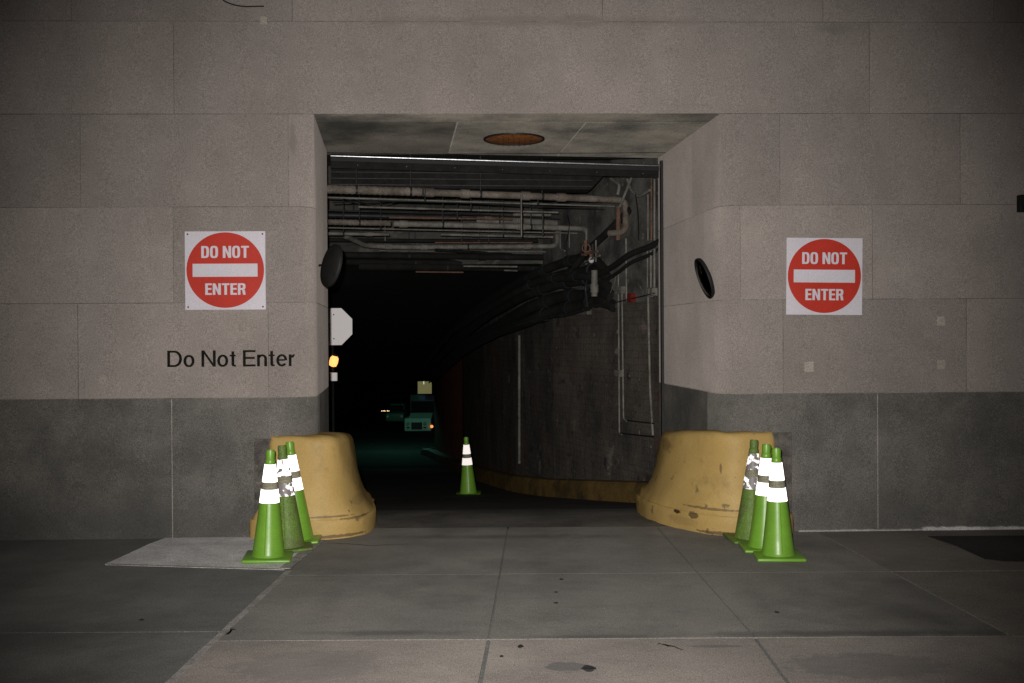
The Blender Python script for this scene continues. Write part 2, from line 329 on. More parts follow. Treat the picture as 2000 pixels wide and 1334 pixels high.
# left flag beside the joint line, right wing
yLft = P(200, 1235).y
tag(sheet('sidewalk', [(-12, 2), (lnear.x - .03, 2), (line_at(L0, L1, yLft).x - .03, yLft - .006), (-12, yLft - .006)], apron2_m), kind='structure')
tag(sheet('sidewalk', [(-12, yLft + .006), (line_at(L0, L1, yLft).x - .03, yLft + .006), (lwall.x - .03, 8.93), (lwall.x - .03, 9.2), (-12, 9.2)], apron2_m), kind='structure')
w0 = line_at(Rj0, Rj1, 9.2)
tag(sheet('sidewalk', [(rnear.x + .01, rnear.y), (14, rnear.y), (14, yM), (line_at(Rj0, Rj1, yM).x + .012, yM)], wing_m, -.001), kind='structure')
tag(sheet('sidewalk', [(line_at(Rj0, Rj1, yM + .01).x + .012, yM + .01), (14, yM + .01), (14, 9.4), (w0.x + .012, 9.2)], wing_m, 0.0), kind='structure')
def strip(name, a, b, wd, m, z=.004, jig=.004, n=24):
    d = (b - a); t = d.normalized(); nrm = Vector((-t.y, t.x, 0)); l = []; r = []
    for i in range(n + 1):
        p = a + d * i / n; l.append(p + nrm * (wd / 2 + random.uniform(-jig, jig))); r.append(p - nrm * (wd / 2 + random.uniform(-jig, jig)))
    return tag(sheet(name, [(v.x, v.y) for v in l + r[::-1]], m, z, .006), kind='structure')
strip('joint_filler', lnear, line_at(L0, L1, P(560, 1115).y), .042, line_m)
strip('joint_filler', la + Vector((.1, -.004, 0)), Vector((7.5, yA - .002, 0)), .008, apron_m, .003, .003, 60)
# pale concrete pad against the wall, with a brighter rim
pad_pts = [P(205, 1103), P(380, 1108), P(556, 1113), P(590, 1085), P(622, 1056)] 
pad_back = [P(600, 1054), P(540, 1052), P(500, 1050), P(470, 1049), P(440, 1045), P(395, 1044), P(350, 1046), P(330, 1049), P(290, 1064), P(250, 1083)]
o = sheet('concrete_pad', [(p.x, p.y) for p in pad_pts + pad_back], pad_m, .006, .012); tag(o, kind='structure')
strip('concrete_pad_rim', P(556, 1112), P(624, 1056), .085, line_m, .010, .004)
strip('concrete_pad_rim', P(208, 1104), P(556, 1114), .03, line_m, .010, .003)
# pale paint smear along the foot of the right wall; bare asphalt gap further right
for (x0, x1, h_, m_) in ((1558, 1800, .014, line_m), (1800, 2110, .026, pad_m)):
    b = MB(); n_ = 30; V = []
    for i in range(n_ + 1):
        q = on_wall(x0 + (x1 - x0) * i / n_, 1044); hh = h_ * random.uniform(.75, 1.25)
        V += [(q.x, q.y - .03, .001), (q.x, q.y - .025, hh), (q.x, q.y + .004, hh + .004), (q.x, q.y + .004, .001)]
    b.add(V, [(4 * i + j, 4 * i + 4 + j, 4 * i + 5 + j, 4 * i + 1 + j) for i in range(n_) for j in range(3)] + [(0, 1, 2, 3), (4 * n_ + 3, 4 * n_ + 2, 4 * n_ + 1, 4 * n_)])
    tag(b.build('paint_line', m_), kind='structure')
tag(sheet('asphalt_patch', [(p.x, p.y) for p in (P(1812, 1048), P(1870, 1068), P(1925, 1093), P(1960, 1097), P(2150, 1099), P(2150, 1046))], ramp_m, .005, .01), kind='structure')
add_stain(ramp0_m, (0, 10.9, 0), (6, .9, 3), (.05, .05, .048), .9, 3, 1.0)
# ramp
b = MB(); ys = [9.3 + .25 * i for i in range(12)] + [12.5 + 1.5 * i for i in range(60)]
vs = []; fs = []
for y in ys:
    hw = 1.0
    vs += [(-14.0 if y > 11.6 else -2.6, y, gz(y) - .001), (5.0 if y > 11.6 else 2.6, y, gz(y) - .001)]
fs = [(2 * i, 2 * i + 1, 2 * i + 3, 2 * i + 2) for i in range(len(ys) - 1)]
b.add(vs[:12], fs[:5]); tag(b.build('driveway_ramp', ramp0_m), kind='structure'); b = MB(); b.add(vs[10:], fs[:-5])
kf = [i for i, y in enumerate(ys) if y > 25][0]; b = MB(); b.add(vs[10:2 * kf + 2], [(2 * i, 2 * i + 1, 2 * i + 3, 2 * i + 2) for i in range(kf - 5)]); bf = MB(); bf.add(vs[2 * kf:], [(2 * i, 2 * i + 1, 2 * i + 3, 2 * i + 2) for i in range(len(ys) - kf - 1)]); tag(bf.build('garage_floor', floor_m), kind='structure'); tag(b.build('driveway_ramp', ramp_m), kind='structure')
def crack(pts, wd, m=joint_m):
    l = []; r_ = []; q = [P(*p) for p in pts]; full = []
    for a_, c_ in zip(q[:-1], q[1:]):
        for i in range(6): full.append(a_.lerp(c_, i / 6) + Vector((random.uniform(-.012, .012), random.uniform(-.015, .015), 0)))
    full.append(q[-1])
    for i, p in enumerate(full):
        w_ = wd * (.3 + random.random()) * math.sin(math.pi * (i + .6) / (len(full) + .2)); l.append((p.x, p.y + w_ / 2)); r_.append((p.x, p.y - w_ / 2))
    tag(sheet('pavement_crack', l + r_[::-1], m, .0034, .003), kind='structure')
crack([(1285, 1258), (1310, 1262), (1335, 1270)], .02)
crack([(455, 1225), (452, 1234), (440, 1240)], .02)
crack([(640, 1060), (720, 1066), (800, 1063)], .01)
# small dark gum spots / drain plug on the pavement
for (px, py, r) in ((1017, 1263, .022), (1096, 1132, .018), (1086, 1157, .014), (1086, 1178, .012), (1150, 1305, .03), (980, 1282, .012), (277, 1211, .016), (455, 1230, .012), (1517, 1196, .014)):
    c = P(px, py); n = 11; k = random.uniform(.7, 1.4)
    tag(sheet('pavement_stain', [(c.x + r * k * math.cos(a * 2 * math.pi / n) * random.uniform(.7, 1.2), c.y + r * math.sin(a * 2 * math.pi / n) * random.uniform(.8, 1.6)) for a in range(n)], joint_m, .0035, .003), kind='structure')

# ------------------------------------------------------------------ facade: coursed limestone over a granite base
ZT = zpx(222)                                   # underside of the lintel
COURSE = [zpx(1044), zpx(773), zpx(588), zpx(402), ZT, zpx(42), zpx(-140), zpx(-320)]
def side_surface(corner, inner, sign):
    """s<0 along the facade away from the opening, s>0 into the passage; corner softened lower down"""
    fd = Vector((-sign, -WK * sign, 0)) * -1   # facade direction away from the opening
    fd = Vector((sign, WK * sign, 0)).normalized(); jd = (inner - corner); jl = jd.length; jd = jd.normalized()
    def f(s, z):
        t = min(1, max(0, (ZT - z) / 1.15)); T = .02 + .24 * t * t * (3 - 2 * t)
        if s <= -T: p = corner + fd * (-s)
        elif s >= T: p = corner + jd * s
        else:
            k = (s + T) / (2 * T); a = corner + fd * T; c = corner + jd * T
            p = a * (1 - k) ** 2 + corner * 2 * k * (1 - k) + c * k * k
        return Vector((p.x, p.y, z))
    return f, jl
def nrm_of(f, u, v, out):
    e = 1e-3; a = f(u + e, v) - f(u - e, v); n = a.cross(Vector((0, 0, 1))).normalized()
    return n if n.dot(out(u)) > 0 else -n
def patch(b, f, n, us, vs_, depth=0.0):
    V = []; nu = len(us); nv = len(vs_)
    for v in vs_:
        for u in us: V.append(f(u, v) + n(u, v) * depth)
    b.add(V, [(j * nu + i, j * nu + i + 1, (j + 1) * nu + i + 1, (j + 1) * nu + i) for j in range(nv - 1) for i in range(nu - 1)])
def samples(a, b, fine_lo, fine_hi, coarse=.5, fine=.03):
    xs = {a, b}; x = a
    while x < b:
        st = fine if (fine_lo - .05 <= x <= fine_hi) else coarse
        if x < fine_lo and x + st > fine_lo: x = fine_lo
        else: x += st
        if x < b: xs.add(x)
    return sorted(xs)
def block(b, f, n, u0, u1, v0, v1, g=.003, dep=.0055):
    us = samples(u0 + g, u1 - g, -.32, .32); vv = samples(v0 + g, v1 - g, -99, 99, fine=.12)
    us = [us[0], us[0] + .002] + us[1:-1] + [us[-1] - .002, us[-1]]; vv = [vv[0], vv[0] + .002] + vv[1:-1] + [vv[-1] - .002, vv[-1]]
    us = sorted(set(us)); vv = sorted(set(vv)); V = []
    for j, v in enumerate(vv):
        for i, u in enumerate(us):
            edge = i in (0, len(us) - 1) or j in (0, len(vv) - 1)
            V.append(f(u, v) - n(u, v) * (dep if edge else 0))
    nu = len(us)
    b.add(V, [(j * nu + i, j * nu + i + 1, (j + 1) * nu + i + 1, (j + 1) * nu + i) for j in range(len(vv) - 1) for i in range(nu - 1)])
bld = empty('stone_facade', (0, WD, 0))
tag(bld, 'pale limestone building front on a dark granite base, pierced by the dark vehicle entrance', 'building')
def child(mb, name, m, parent, smooth=0):
    o = mb.build(name, m, parent, smooth); o.matrix_parent_inverse = parent_inv(parent); return o
def parent_inv(p):
    return (Matrix.Translation(p.location) @ p.rotation_euler.to_matrix().to_4x4()).inverted()
wall = MB(); base = {'L': MB(), 'R': MB()}; mo = MB(); mob = MB()
sgn = {'L': (CL, IL, -1), 'R': (CR, IR, 1)}
joints = {'L': [[334, -60], [152, 524, -210], [340, -20], [160, 566, -200]],
          'R': [[1714, 2090], [1530, 1888, 2260], [1446, 1705, 2060], [1525, 1877, 2230]]}
jambj = {'L': [[.5, 1.3], [.8], [.35, 1.2], [.8]], 'R': [[.42, 1.3], [.9], [.5, 1.4], [.9]]}
for side, (c, inn, sg) in sgn.items():
    f, jl = side_surface(c, inn, sg)
    out = lambda u: Vector((-sg * .7, -.7, 0))
    n = lambda u, v, f=f, out=out: nrm_of(f, u, v, out)
    for k in range(4):
        z0, z1 = COURSE[k], COURSE[k + 1]
        if k == 0: z0 = -.35
        xs = [-abs(xpx(p, 700) - c.x) for p in joints[side][k]]
        if side == 'R': cuts = sorted(x for x in xs)
        else: cuts = sorted(x for x in xs)
        cuts = [-9.0] + cuts + jambj[side][k] + [jl]
        for a, bb in zip(cuts[:-1], cuts[1:]):
            tgt = base[side] if k == 0 else wall
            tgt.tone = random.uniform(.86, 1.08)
            if k == 0 and a > 0: tgt.tone = .5  # granite darkened on the jamb faces, grazing shade put into the tone
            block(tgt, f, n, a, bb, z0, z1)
    patch(mo, f, n, samples(-9, jl, -.32, .32), samples(COURSE[1] - .01, ZT, -9, 9, fine=.15), -.0035)
    patch(mob, f, n, samples(-9, jl, -.32, .32), samples(-.35, COURSE[1] - .01, -9, 9, fine=.15), -.0035)
for (x_, rx, amt) in ((-3.4, 1.6, .6), (-4.6, .6, .5), (3.3, .9, .35)):
    add_stain(granite, (x_, WD, .15), (rx, 1, .45), (.07, .072, .068), amt, 4, .9)
add_stain(limestone, (-1.95, WD, 3.55), (.05, .3, .25), (.20, .175, .15), .5, 8, .6); add_stain(limestone, (.3, WD, 4.62), (2.6, .3, .07), (.24, .20, .185), .5, 4, .8); add_stain(limestone, (2.9, WD, 4.55), (.3, .3, .08), (.2, .19, .17), .5, 5, .8)
ff = lambda u, v: Vector((u, WD + WK * u, v)); fn = lambda u, v: Vector((0, -1, 0))
for k, cuts in ((4, [-11, -4.6, xpx(343), xpx(1700), 5.0, 11]), (5, [-11, -3.9, xpx(575), xpx(1180), xpx(1610), 4.4, 11]), (6, [-11, -2, 2.5, 11])):
    for a, bb in zip(cuts[:-1], cuts[1:]):
        wall.tone = random.uniform(.88, 1.06); block(wall, ff, fn, a, bb, COURSE[k], COURSE[k + 1])
patch(mo, ff, fn, [-11, 0, 11], [ZT + .001, 5, COURSE[7]], -.0035)
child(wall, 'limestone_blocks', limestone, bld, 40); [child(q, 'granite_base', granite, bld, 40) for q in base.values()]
child(mo, 'mortar_joints', mortar, bld); child(mob, 'mortar_joints', mortar_lt, bld)
# soffit slabs of the passage
sf = MB(); sm = MB()
def soff(a, d): # a: 0..1 across, d 0..1 inwards
    p = CL.lerp(CR, a).lerp(IL.lerp(IR, a), d); return Vector((p.x, p.y, ZT))
def acr(px, py):
    p = at_z(px, py, ZT); best = None
    for i in range(400):
        for j in (0, 1, 2, 3, 4, 5, 6, 7, 8, 9, 10):
            q = soff(i / 400, j / 10); d_ = (q - p).length
            if best is None or d_ < best[0]: best = (d_, i / 400, j / 10)
    return best[1]
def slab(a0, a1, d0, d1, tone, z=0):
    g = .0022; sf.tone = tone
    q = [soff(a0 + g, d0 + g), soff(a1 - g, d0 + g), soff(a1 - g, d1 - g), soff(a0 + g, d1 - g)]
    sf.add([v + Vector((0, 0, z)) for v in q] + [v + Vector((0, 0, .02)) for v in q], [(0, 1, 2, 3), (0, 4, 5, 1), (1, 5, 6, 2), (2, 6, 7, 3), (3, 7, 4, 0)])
a1_, a2_ = acr(884, 270), acr(1116, 272)
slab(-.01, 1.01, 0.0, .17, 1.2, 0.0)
slab(-.01, a1_, .17, 1, .8); slab(a1_, a2_, .17, 1, 1.35); slab(a2_, 1.01, .17, 1, 1.5)  # left slab darker, right ones brighter: uneven flash light put into the tone
sm.add([soff(-.02, 0) + Vector((0, 0.01, .006)), soff(1.02, 0) + Vector((0, 0.01, .006)), soff(1.02, 1.02) + Vector((0, 0, .006)), soff(-.02, 1.02) + Vector((0, 0, .006))], [(0, 1, 2, 3)])
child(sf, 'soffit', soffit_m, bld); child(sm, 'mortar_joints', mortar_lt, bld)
# lintel core above so that no light leaks, and backing of the walls
cr = MB(); cr.box(-11, WD + .45, ZT + .05, 11, 11.6, 7.2)
cr.box(-11, WD + .5, -.3, -2.45, 10.7, ZT + .05); cr.box(2.35, WD + .5, -.3, 11, 11.1, ZT + .05)
child(cr, 'wall_core', ceil_m, bld)
# pale repair patches
pm_ = mat('patch_mortar', (.44, .40, .36), (.36, .33, .30), .9, 8, .3, 70)
for (x, y, s_) in ((1580, 716, 9), (200, 743, 7), (1838, 627, 8), (1838, 712, 8), (515, 40, 7)):
    pt = MB(); a = on_wall(x - s_, y - s_ * 1.1, .002); c = on_wall(x + s_, y + s_ * 1.1, .002); pt.box(a.x, a.y - .001, c.z, c.x, a.y + .01, a.z); child(pt, 'repair_patch', pm_, bld)
# scrapes on the right jamb
fR, jlR = side_surface(CR, IR, 1); nR = lambda u, v: nrm_of(fR, u, v, lambda u: Vector((-.7, -.7, 0)))
for (z, u0, u1) in ((zpx(712), .02, .42), (zpx(716), .1, .35), (zpx(730), .0, .3), (zpx(523), -.5, -.3)):
    sc = MB(); us = [u0 + (u1 - u0) * i / 8 for i in range(9)]
    V = []; 
    for i, u in enumerate(us):
        h = .004 * math.sin(math.pi * (i + .3) / 8.6) + .001
        V += [fR(u, z + .006 * math.sin(i)) + nR(u, z) * .002, fR(u, z + .006 * math.sin(i) + h) + nR(u, z) * .002]
    sc.add(V, [(2 * i, 2 * i + 2, 2 * i + 3, 2 * i + 1) for i in range(8)])
    child(sc, 'scrape_mark', mortar_lt, bld)

# ------------------------------------------------------------------ lettering
def ring(rx, ry, w, cx, cy, a0=0, a1=360, wy=None, n=28, e=2.0):
    wy = wy or w; out = []
    for i in range(n):
        q = []
        for t in (i, i + 1):
            a = R(a0 + (a1 - a0) * t / n); c, s_ = math.cos(a), math.sin(a)
            sx = math.copysign(abs(c) ** (2 / e), c); sy = math.copysign(abs(s_) ** (2 / e), s_)
            q += [(cx + rx * sx, cy + ry * sy), (cx + (rx - w) * sx, cy + (ry - wy) * sy)]
        out.append([q[0], q[2], q[3], q[1]])
    return out
def rc(x0, y0, x1, y1): return [(x0, y0), (x1, y0), (x1, y1), (x0, y1)]
def glyph(ch, w, bold):
    h = w * (.8 if bold else .92)
    e = 3.2 if bold else 2.1
    if ch == 'D':
        W = .56 if bold else .72; m = W * .45
        return [rc(0, 0, w, 1), rc(w, 1 - h, m, 1), rc(w, 0, m, h)] + ring(W - m, .5, w, m, .5, -90, 90, h, e=e), W
    if ch == 'O':
        return ring(.29, .51, w, .29, .5, 0, 360, h, 36, e=e), .58
    if ch == 'o': return ring(.27, .375, w, .27, .36, 0, 360, h, 32, e=2.1), .54
    if ch == 'N':
        W = .6 if bold else .70; k = .42 if bold else .22
        return [rc(0, 0, w, 1), rc(W - w, 0, W, 1), [(w, 1), (w, 1 - k), (W - w, 0), (W - w, k)]], W
    if ch == 'T': W = .56; return [rc(0, 1 - h, W, 1), rc(W / 2 - w / 2, 0, W / 2 + w / 2, 1 - h)], W
    if ch == 't': return [rc(.09, .12, .09 + w, .93), rc(0, .72 - h * .8, .09, .72), rc(.09 + w, .72 - h * .8, .30, .72)] + ring(.14, .13, w * .98, .23, .13, 180, 270, h * .95, 8) + [rc(.23, 0, .30, h * .95)], .31
    if ch == 'E': W = .48 if bold else .62; return [rc(0, 0, w, 1), rc(w, 1 - h, W, 1), rc(w, 0, W, h), rc(w, .5 - h / 2 + .02, W * .94, .5 + h / 2 + .02)], W
    if ch == 'n': return [rc(0, 0, w, .72), rc(.49 - w, 0, .49, .48)] + ring(.235, .255, w, .255, .48, 0, 160, h, 16), .49
    if ch == 'e': return ring(.27, .375, w, .27, .36, 0, 322, h, 30, e=2.1) + [rc(w, .33, .54 - w, .33 + h * .8)], .54
    if ch == 'r': return [rc(0, 0, w, .72)] + ring(.2, .26, w, .29, .475, 90, 165, h, 8), .30
    if ch == 'R':
        W = .56; m = W * .45
        return [rc(0, 0, w, 1), rc(w, 1 - h, m, 1), rc(w, .43, m, .43 + h)] + ring(W - m, .285, w, m, .715, -90, 90, h, e=e) + [[(W - w - .06, .43), (W - .05, .43), (W + .01, 0), (W - w + .01, 0)]], W
    return [], .3
def text_polys(txt, w, bold, gap):
    x = 0; out = []
    for ch in txt:
        if ch == ' ': x += .27; continue
        g_, W = glyph(ch, w, bold)
        for p in g_: out.append([(a + x, b_) for a, b_ in p])
        x += W + gap
    return out, x - gap
def prisms(b, polys, M, th=.002):
    for p in polys:
        n = len(p); V = [M @ Vector((x, -th, y)) for x, y in p] + [M @ Vector((x, 0, y)) for x, y in p]
        b.add(V, [tuple(range(n)), tuple(reversed(range(n, 2 * n)))] + [(i, (i + 1) % n, n + (i + 1) % n, n + i) for i in range(n)])
# "Do Not Enter" painted on the wall
b = MB(); polys, W = text_polys('Do Not Enter', .135, False, .075)
a = on_wall(327, 717, .003); e_ = on_wall(576, 715, .003); hcap = on_wall(327, 686).z - on_wall(327, 718).z
dx = (e_ - a); sx = dx.length / W
M = Matrix(((dx.x / dx.length * sx, 0, 0, a.x), (dx.y / dx.length * sx, 1, 0, a.y), (dx.z / dx.length * sx, 0, hcap, a.z), (0, 0, 0, 1)))
prisms(b, polys, M, .003)
lt_ = child(b, 'lettering', black_p, bld); lt_['label'] = 'black painted words Do Not Enter on the limestone under the sign'
# the two square signs
def sign(pxs, label, bolts=True, roll=0):
    (x0, y0, x1, y1) = pxs
    A = on_wall(x0, y1); Bp = on_wall(x1, y1); C = on_wall(x0, y0); s_ = (Bp - A).length; h = C.z - A.z
    ctr = (A + on_wall(x1, y0)) / 2
    root = empty('do_not_enter_sign', (ctr.x, ctr.y - .006, ctr.z), (0, R(roll), math.atan(WK)))
    tag(root, label, 'sign', 'square red and white signs on the facade')
    k = MB(); k.box(-s_ / 2, -.002, -h / 2, s_ / 2, .004, h / 2, 0); k.build('panel', white_m, root)
    d = MB(); r = s_ * .482; n = 96; z0 = h * .005
    ringv = [(r * math.cos(2 * math.pi * i / n), r * math.sin(2 * math.pi * i / n) * h / s_ + z0) for i in range(n)]
    prisms(d, [ringv], Matrix.Translation((0, -.0025, 0)), .0015); d.build('red_disc', red_s, root)
    t = MB(); I = Matrix.Translation((0, -.0045, 0))
    prisms(t, [rc(s_ * (.095 - .5), h * (.5 - .58), s_ * (.902 - .5), h * (.5 - .413))], I, .001)
    for txt, u0, u1, v0, v1 in (('DO NOT', .204, .796, .339, .187), ('ENTER', .25, .75, .81, .664)):
        pl, W = text_polys(txt, .19, True, .07)
        M_ = Matrix(((s_ * (u1 - u0) / W, 0, 0, s_ * (u0 - .5)), (0, 1, 0, -.0045), (0, 0, h * (v0 - v1), h * (.5 - v0)), (0, 0, 0, 1)))
        prisms(t, pl, M_, .001)
    t.build('lettering', white_m, root)
    if bolts:
        for sx_ in (-1, 1):
            for sz in (-1, 1):
                q = MB(); q.lathe([(.008, 0), (.007, .003), (.003, .004)], 10, Matrix.Translation((sx_ * s_ * .465, -.002, sz * h * .465)) @ Matrix.Rotation(R(90), 4, 'X')); q.build('screw', dark_steel, root)
    return root
sign((362, 452, 519, 605), 'DO NOT ENTER sign left of the entrance, screwed at its corners above the painted words')
sign((1535.5, 465, 1683.5, 615), 'DO NOT ENTER sign right of the entrance, slightly tilted, with no screws showing', False, .7)

# ------------------------------------------------------------------ yellow corner guards
def guard(basep, topp, wallp, label, marks=()):
    root = empty('corner_guard', (basep[2][0], basep[2][1], 0)); tag(root, label, 'bumper', 'yellow bell-shaped corner guards of the entrance')
    def smooth_path(p, n=40):
        out = []; m = len(p) - 1
        for i in range(n + 1):
            t = i / n * m; k = min(int(t), m - 1); u = t - k
            p0, p1, p2, p3 = [Vector(p[max(0, min(m, k + j))]) for j in (-1, 0, 1, 2)]
            out.append(.5 * (2 * p1 + (p2 - p0) * u + (2 * p0 - 5 * p1 + 4 * p2 - p3) * u * u + (3 * p1 - p0 - 3 * p2 + p3) * u ** 3))
        return out
    A = smooth_path(basep); T = smooth_path(topp); Wp = smooth_path(wallp)
    prof = [(-.15, -.02), (0, 0), (.10, .0), (.16, .01), (.17, .05), (.172, .13), (.20, .22), (.24, .36), (.29, .48), (.38, .63), (.50, .76), (.63, .87), (.76, .96), (.84, 1.0)]
    top = [(.872, .05), (.893, .14), (.905, .28), (.91, .6), (.912, 1.0)]
    b = MB(); V = []; n = len(A)
    for (z, k) in prof:
        for i, (p, q) in enumerate(zip(A, T)):
            wob = .005 * math.sin(i * .9 + z * 13) + .003 * math.sin(i * 2.3 - z * 31) + (.006 * random.uniform(-1, 1) if z < .2 else 0)
            v = p.lerp(q, k); zz = z
            if z < .2: zz = z + gz(v.y)
            dirc = (p - q).normalized(); v = v + dirc * wob
            if z > .2: zz *= 1 - max(0, v.y - 9.2) * .11
            V.append((v.x, v.y, zz))
    for (z, k) in top:
        for i, (q, w_) in enumerate(zip(T, Wp)):
            v = q.lerp(w_, k); V.append((v.x, v.y, (z + .004 * math.sin(i * .8)) * (1 - max(0, v.y - 9.2) * .11)))
    prof = prof + top
    b.add(V, [(j * n + i, j * n + i + 1, (j + 1) * n + i + 1, (j + 1) * n + i) for j in range(len(prof) - 1) for i in range(n - 1)])
    ym = yellow.copy(); q0 = Vector(wallp[0])
    for (px, py, Y_, rad, col, amt) in marks:
        q = at_y(px, py, Y_); add_stain(ym, tuple(q), rad, col, amt, 25, .3)
    o = b.build('guard_body', ym, root, 42); o.matrix_parent_inverse = parent_inv(root)
    return root
br = [(2.53, 9.03), (2.5, 8.92), (2.3, 8.86), (1.98, 8.82), (1.72, 8.95), (1.5, 9.25), (1.35, 9.6), (1.285, 10.0), (1.32, 10.5), (1.72, 10.95)]
tr = [(2.37, 9.06), (2.35, 8.98), (2.2, 8.93), (1.98, 8.90), (1.80, 9.02), (1.64, 9.28), (1.54, 9.55), (1.50, 9.85), (1.56, 10.4), (1.78, 10.8)]
guard(br, tr, [(2.37, 9.05), (2.2, 9.04), (1.95, 9.03), (1.86, 9.2), (1.84, 9.6), (1.8, 10.2), (1.78, 10.8)], 'yellow concrete guard round the right corner of the entrance, chipped along its foot', ((1321, 998, 9.25, (.03, .3, .022), (.05, .02, .02), .95), (1352, 1004, 9.1, (.045, .3, .04), (.12, .08, .04), .85), (1335, 1015, 9.2, (.16, .3, .05), (.3, .2, .09), .35), (1420, 1040, 8.9, (.35, .3, .02), (.12, .08, .04), .8), (1300, 870, 9.6, (.06, .4, .1), (.3, .19, .07), .7), (1290, 1010, 9.8, (.1, .4, .04), (.2, .13, .06), .7), (1400, 992, 9.0, (.5, .3, .015), (.2, .13, .06), .8), (1405, 912, 9.0, (.012, .2, .06), (.2, .13, .06), .8)))
bl = [(-2.36, 8.93), (-2.33, 8.84), (-2.1, 8.79), (-1.81, 8.77), (-1.52, 8.84), (-1.35, 9.02), (-1.30, 9.35), (-1.36, 9.8), (-1.5, 10.3), (-2.0, 10.7)]
tl = [(-2.17, 8.94), (-2.15, 8.87), (-2.0, 8.84), (-1.76, 8.81), (-1.60, 8.88), (-1.54, 9.05), (-1.53, 9.35), (-1.58, 9.8), (-1.68, 10.3), (-2.0, 10.6)]
guard(bl, tl, [(-2.17, 8.95), (-2.1, 8.95), (-1.9, 8.97), (-1.82, 9.05), (-1.83, 9.4), (-1.9, 9.9), (-2.0, 10.6)], 'yellow concrete guard round the left corner of the entrance, behind cones on the pale pad', ((700, 975, 9.1, (.06, .3, .06), (.3, .2, .09), .4), (690, 1008, 9.0, (.14, .3, .014), (.2, .14, .07), .7), (672, 870, 8.95, (.03, .2, .08), (.25, .17, .09), .7), (640, 1046, 8.85, (.5, .3, .018), (.14, .09, .05), .8), (640, 1008, 8.85, (.3, .2, .012), (.2, .14, .07), .8)))
for (x0, x1, y0, y1, lab) in ((497, 545, 857, 1045, 'rough dark stone slab set on the wall beside the left yellow guard'), (1500, 1546, 845, 1043, 'smoother dark stone slab set on the wall beside the right yellow guard')):
    a = on_wall(x0, y0); c = on_wall(x1, y1)
    b = MB(); b.box(a.x, a.y - .018, 0, c.x, a.y + .03, a.z, .004)
    tag(b.build('backing_slab', mat('slab_granite', (.17, .155, .14), (.06, .055, .05), .8, 9, .6, 40, bd=.01, speck=.6)), lab, 'stone slab', 'dark slabs behind the yellow guards')

# ------------------------------------------------------------------ shutter rail, housing, ceiling light
a = soff(0, 1); c = soff(1, 1)
root = empty('shutter_rail', (a.x, a.y, a.z)); tag(root, 'shiny steel rail of the rolled-up shutter across the top of the entrance', 'shutter rail')
pa = at_y(646, 299, 10.83); pb = at_y(1288, 324, 11.2)
pa.z = min(pa.z, ZT - .03); d = pb - pa
b = MB(); b.tube([pa, pb], .017, 10); o = child(b, 'steel_tube', steel, root, 50)
b = MB(); ax = Matrix.Translation(pa) @ d.to_track_quat('X', 'Z').to_matrix().to_4x4()
b.box(0, -.004, -.055, d.length, .004, -.014, 0, ax); child(b, 'face_plate', rubber, root)
b = MB(); b.box(0, .012, -.13, d.length, .03, -.02, 0, ax); child(b, 'bottom_bar', black_m, root)
for k in range(7):
    b = MB(); b.lathe([(.008, 0), (.006, .006), (.002, .008)], 8, ax @ Matrix.Translation((d.length * (.08 + .145 * k), .012, -.09)) @ Matrix.Rotation(R(90), 4, 'X')); child(b, 'bolt', steel, root)
root = empty('shutter_housing', (-1.9, 11.2, 3.5)); tag(root, 'black box of the rolled-up shutter just behind the steel rail', 'shutter housing')
b = MB()
h0 = at_y(648, 338, 11.25); h1 = at_y(1192, 350, 11.55)
ax = Matrix.Translation((h0.x, 11.2, 0)) @ Matrix.Rotation(math.atan2(.3, h1.x - h0.x), 4, 'Z')
Lh = h1.x - h0.x
b.add([ax @ Vector(v) for v in ((0, 0, 3.47), (Lh - .22, 0, 3.47), (Lh, 0, 3.7), (Lh, 0, 3.8), (0, 0, 3.8), (0, .3, 3.47), (Lh - .22, .3, 3.47), (Lh, .3, 3.7), (Lh, .3, 3.8), (0, .3, 3.8))],
      [(0, 1, 2, 3, 4), (9, 8, 7, 6, 5), (0, 5, 6, 1), (1, 6, 7, 2), (2, 7, 8, 3), (3, 8, 9, 4), (4, 9, 5, 0)])
child(b, 'casing', black_m, root)
for k in range(3):
    b = MB(); b.box(0, -.006, 3.50 + k * .07, Lh - .2, .0, 3.508 + k * .07, 0, ax); child(b, 'slat_edge', dark_steel, root)
lc = at_z(1004, 271, ZT)
root = empty('ceiling_light', (lc.x, lc.y, ZT)); tag(root, 'round unlit ceiling light with a rusty orange lens in the soffit', 'ceiling light')
b = MB(); b.lathe([(.312, 0), (.310, -.010), (.300, -.014), (.292, -.013), (.290, -.006)], 48, cap=False); b.build('rim', dark_steel, root, 40)
b = MB(); b.lathe([(.0005, -.030), (.1, -.028), (.2, -.020), (.291, -.006)], 48, cap=False); b.build('lens', amber_lens, root, 60)
b = MB()
for k in range(-4, 5): 
    hl = math.sqrt(.235 ** 2 - (k * .055) ** 2); b.box(k * .055 - .0025, -hl, -.037, k * .055 + .0025, hl, -.0335)
b.build('grille', rust_m, root)

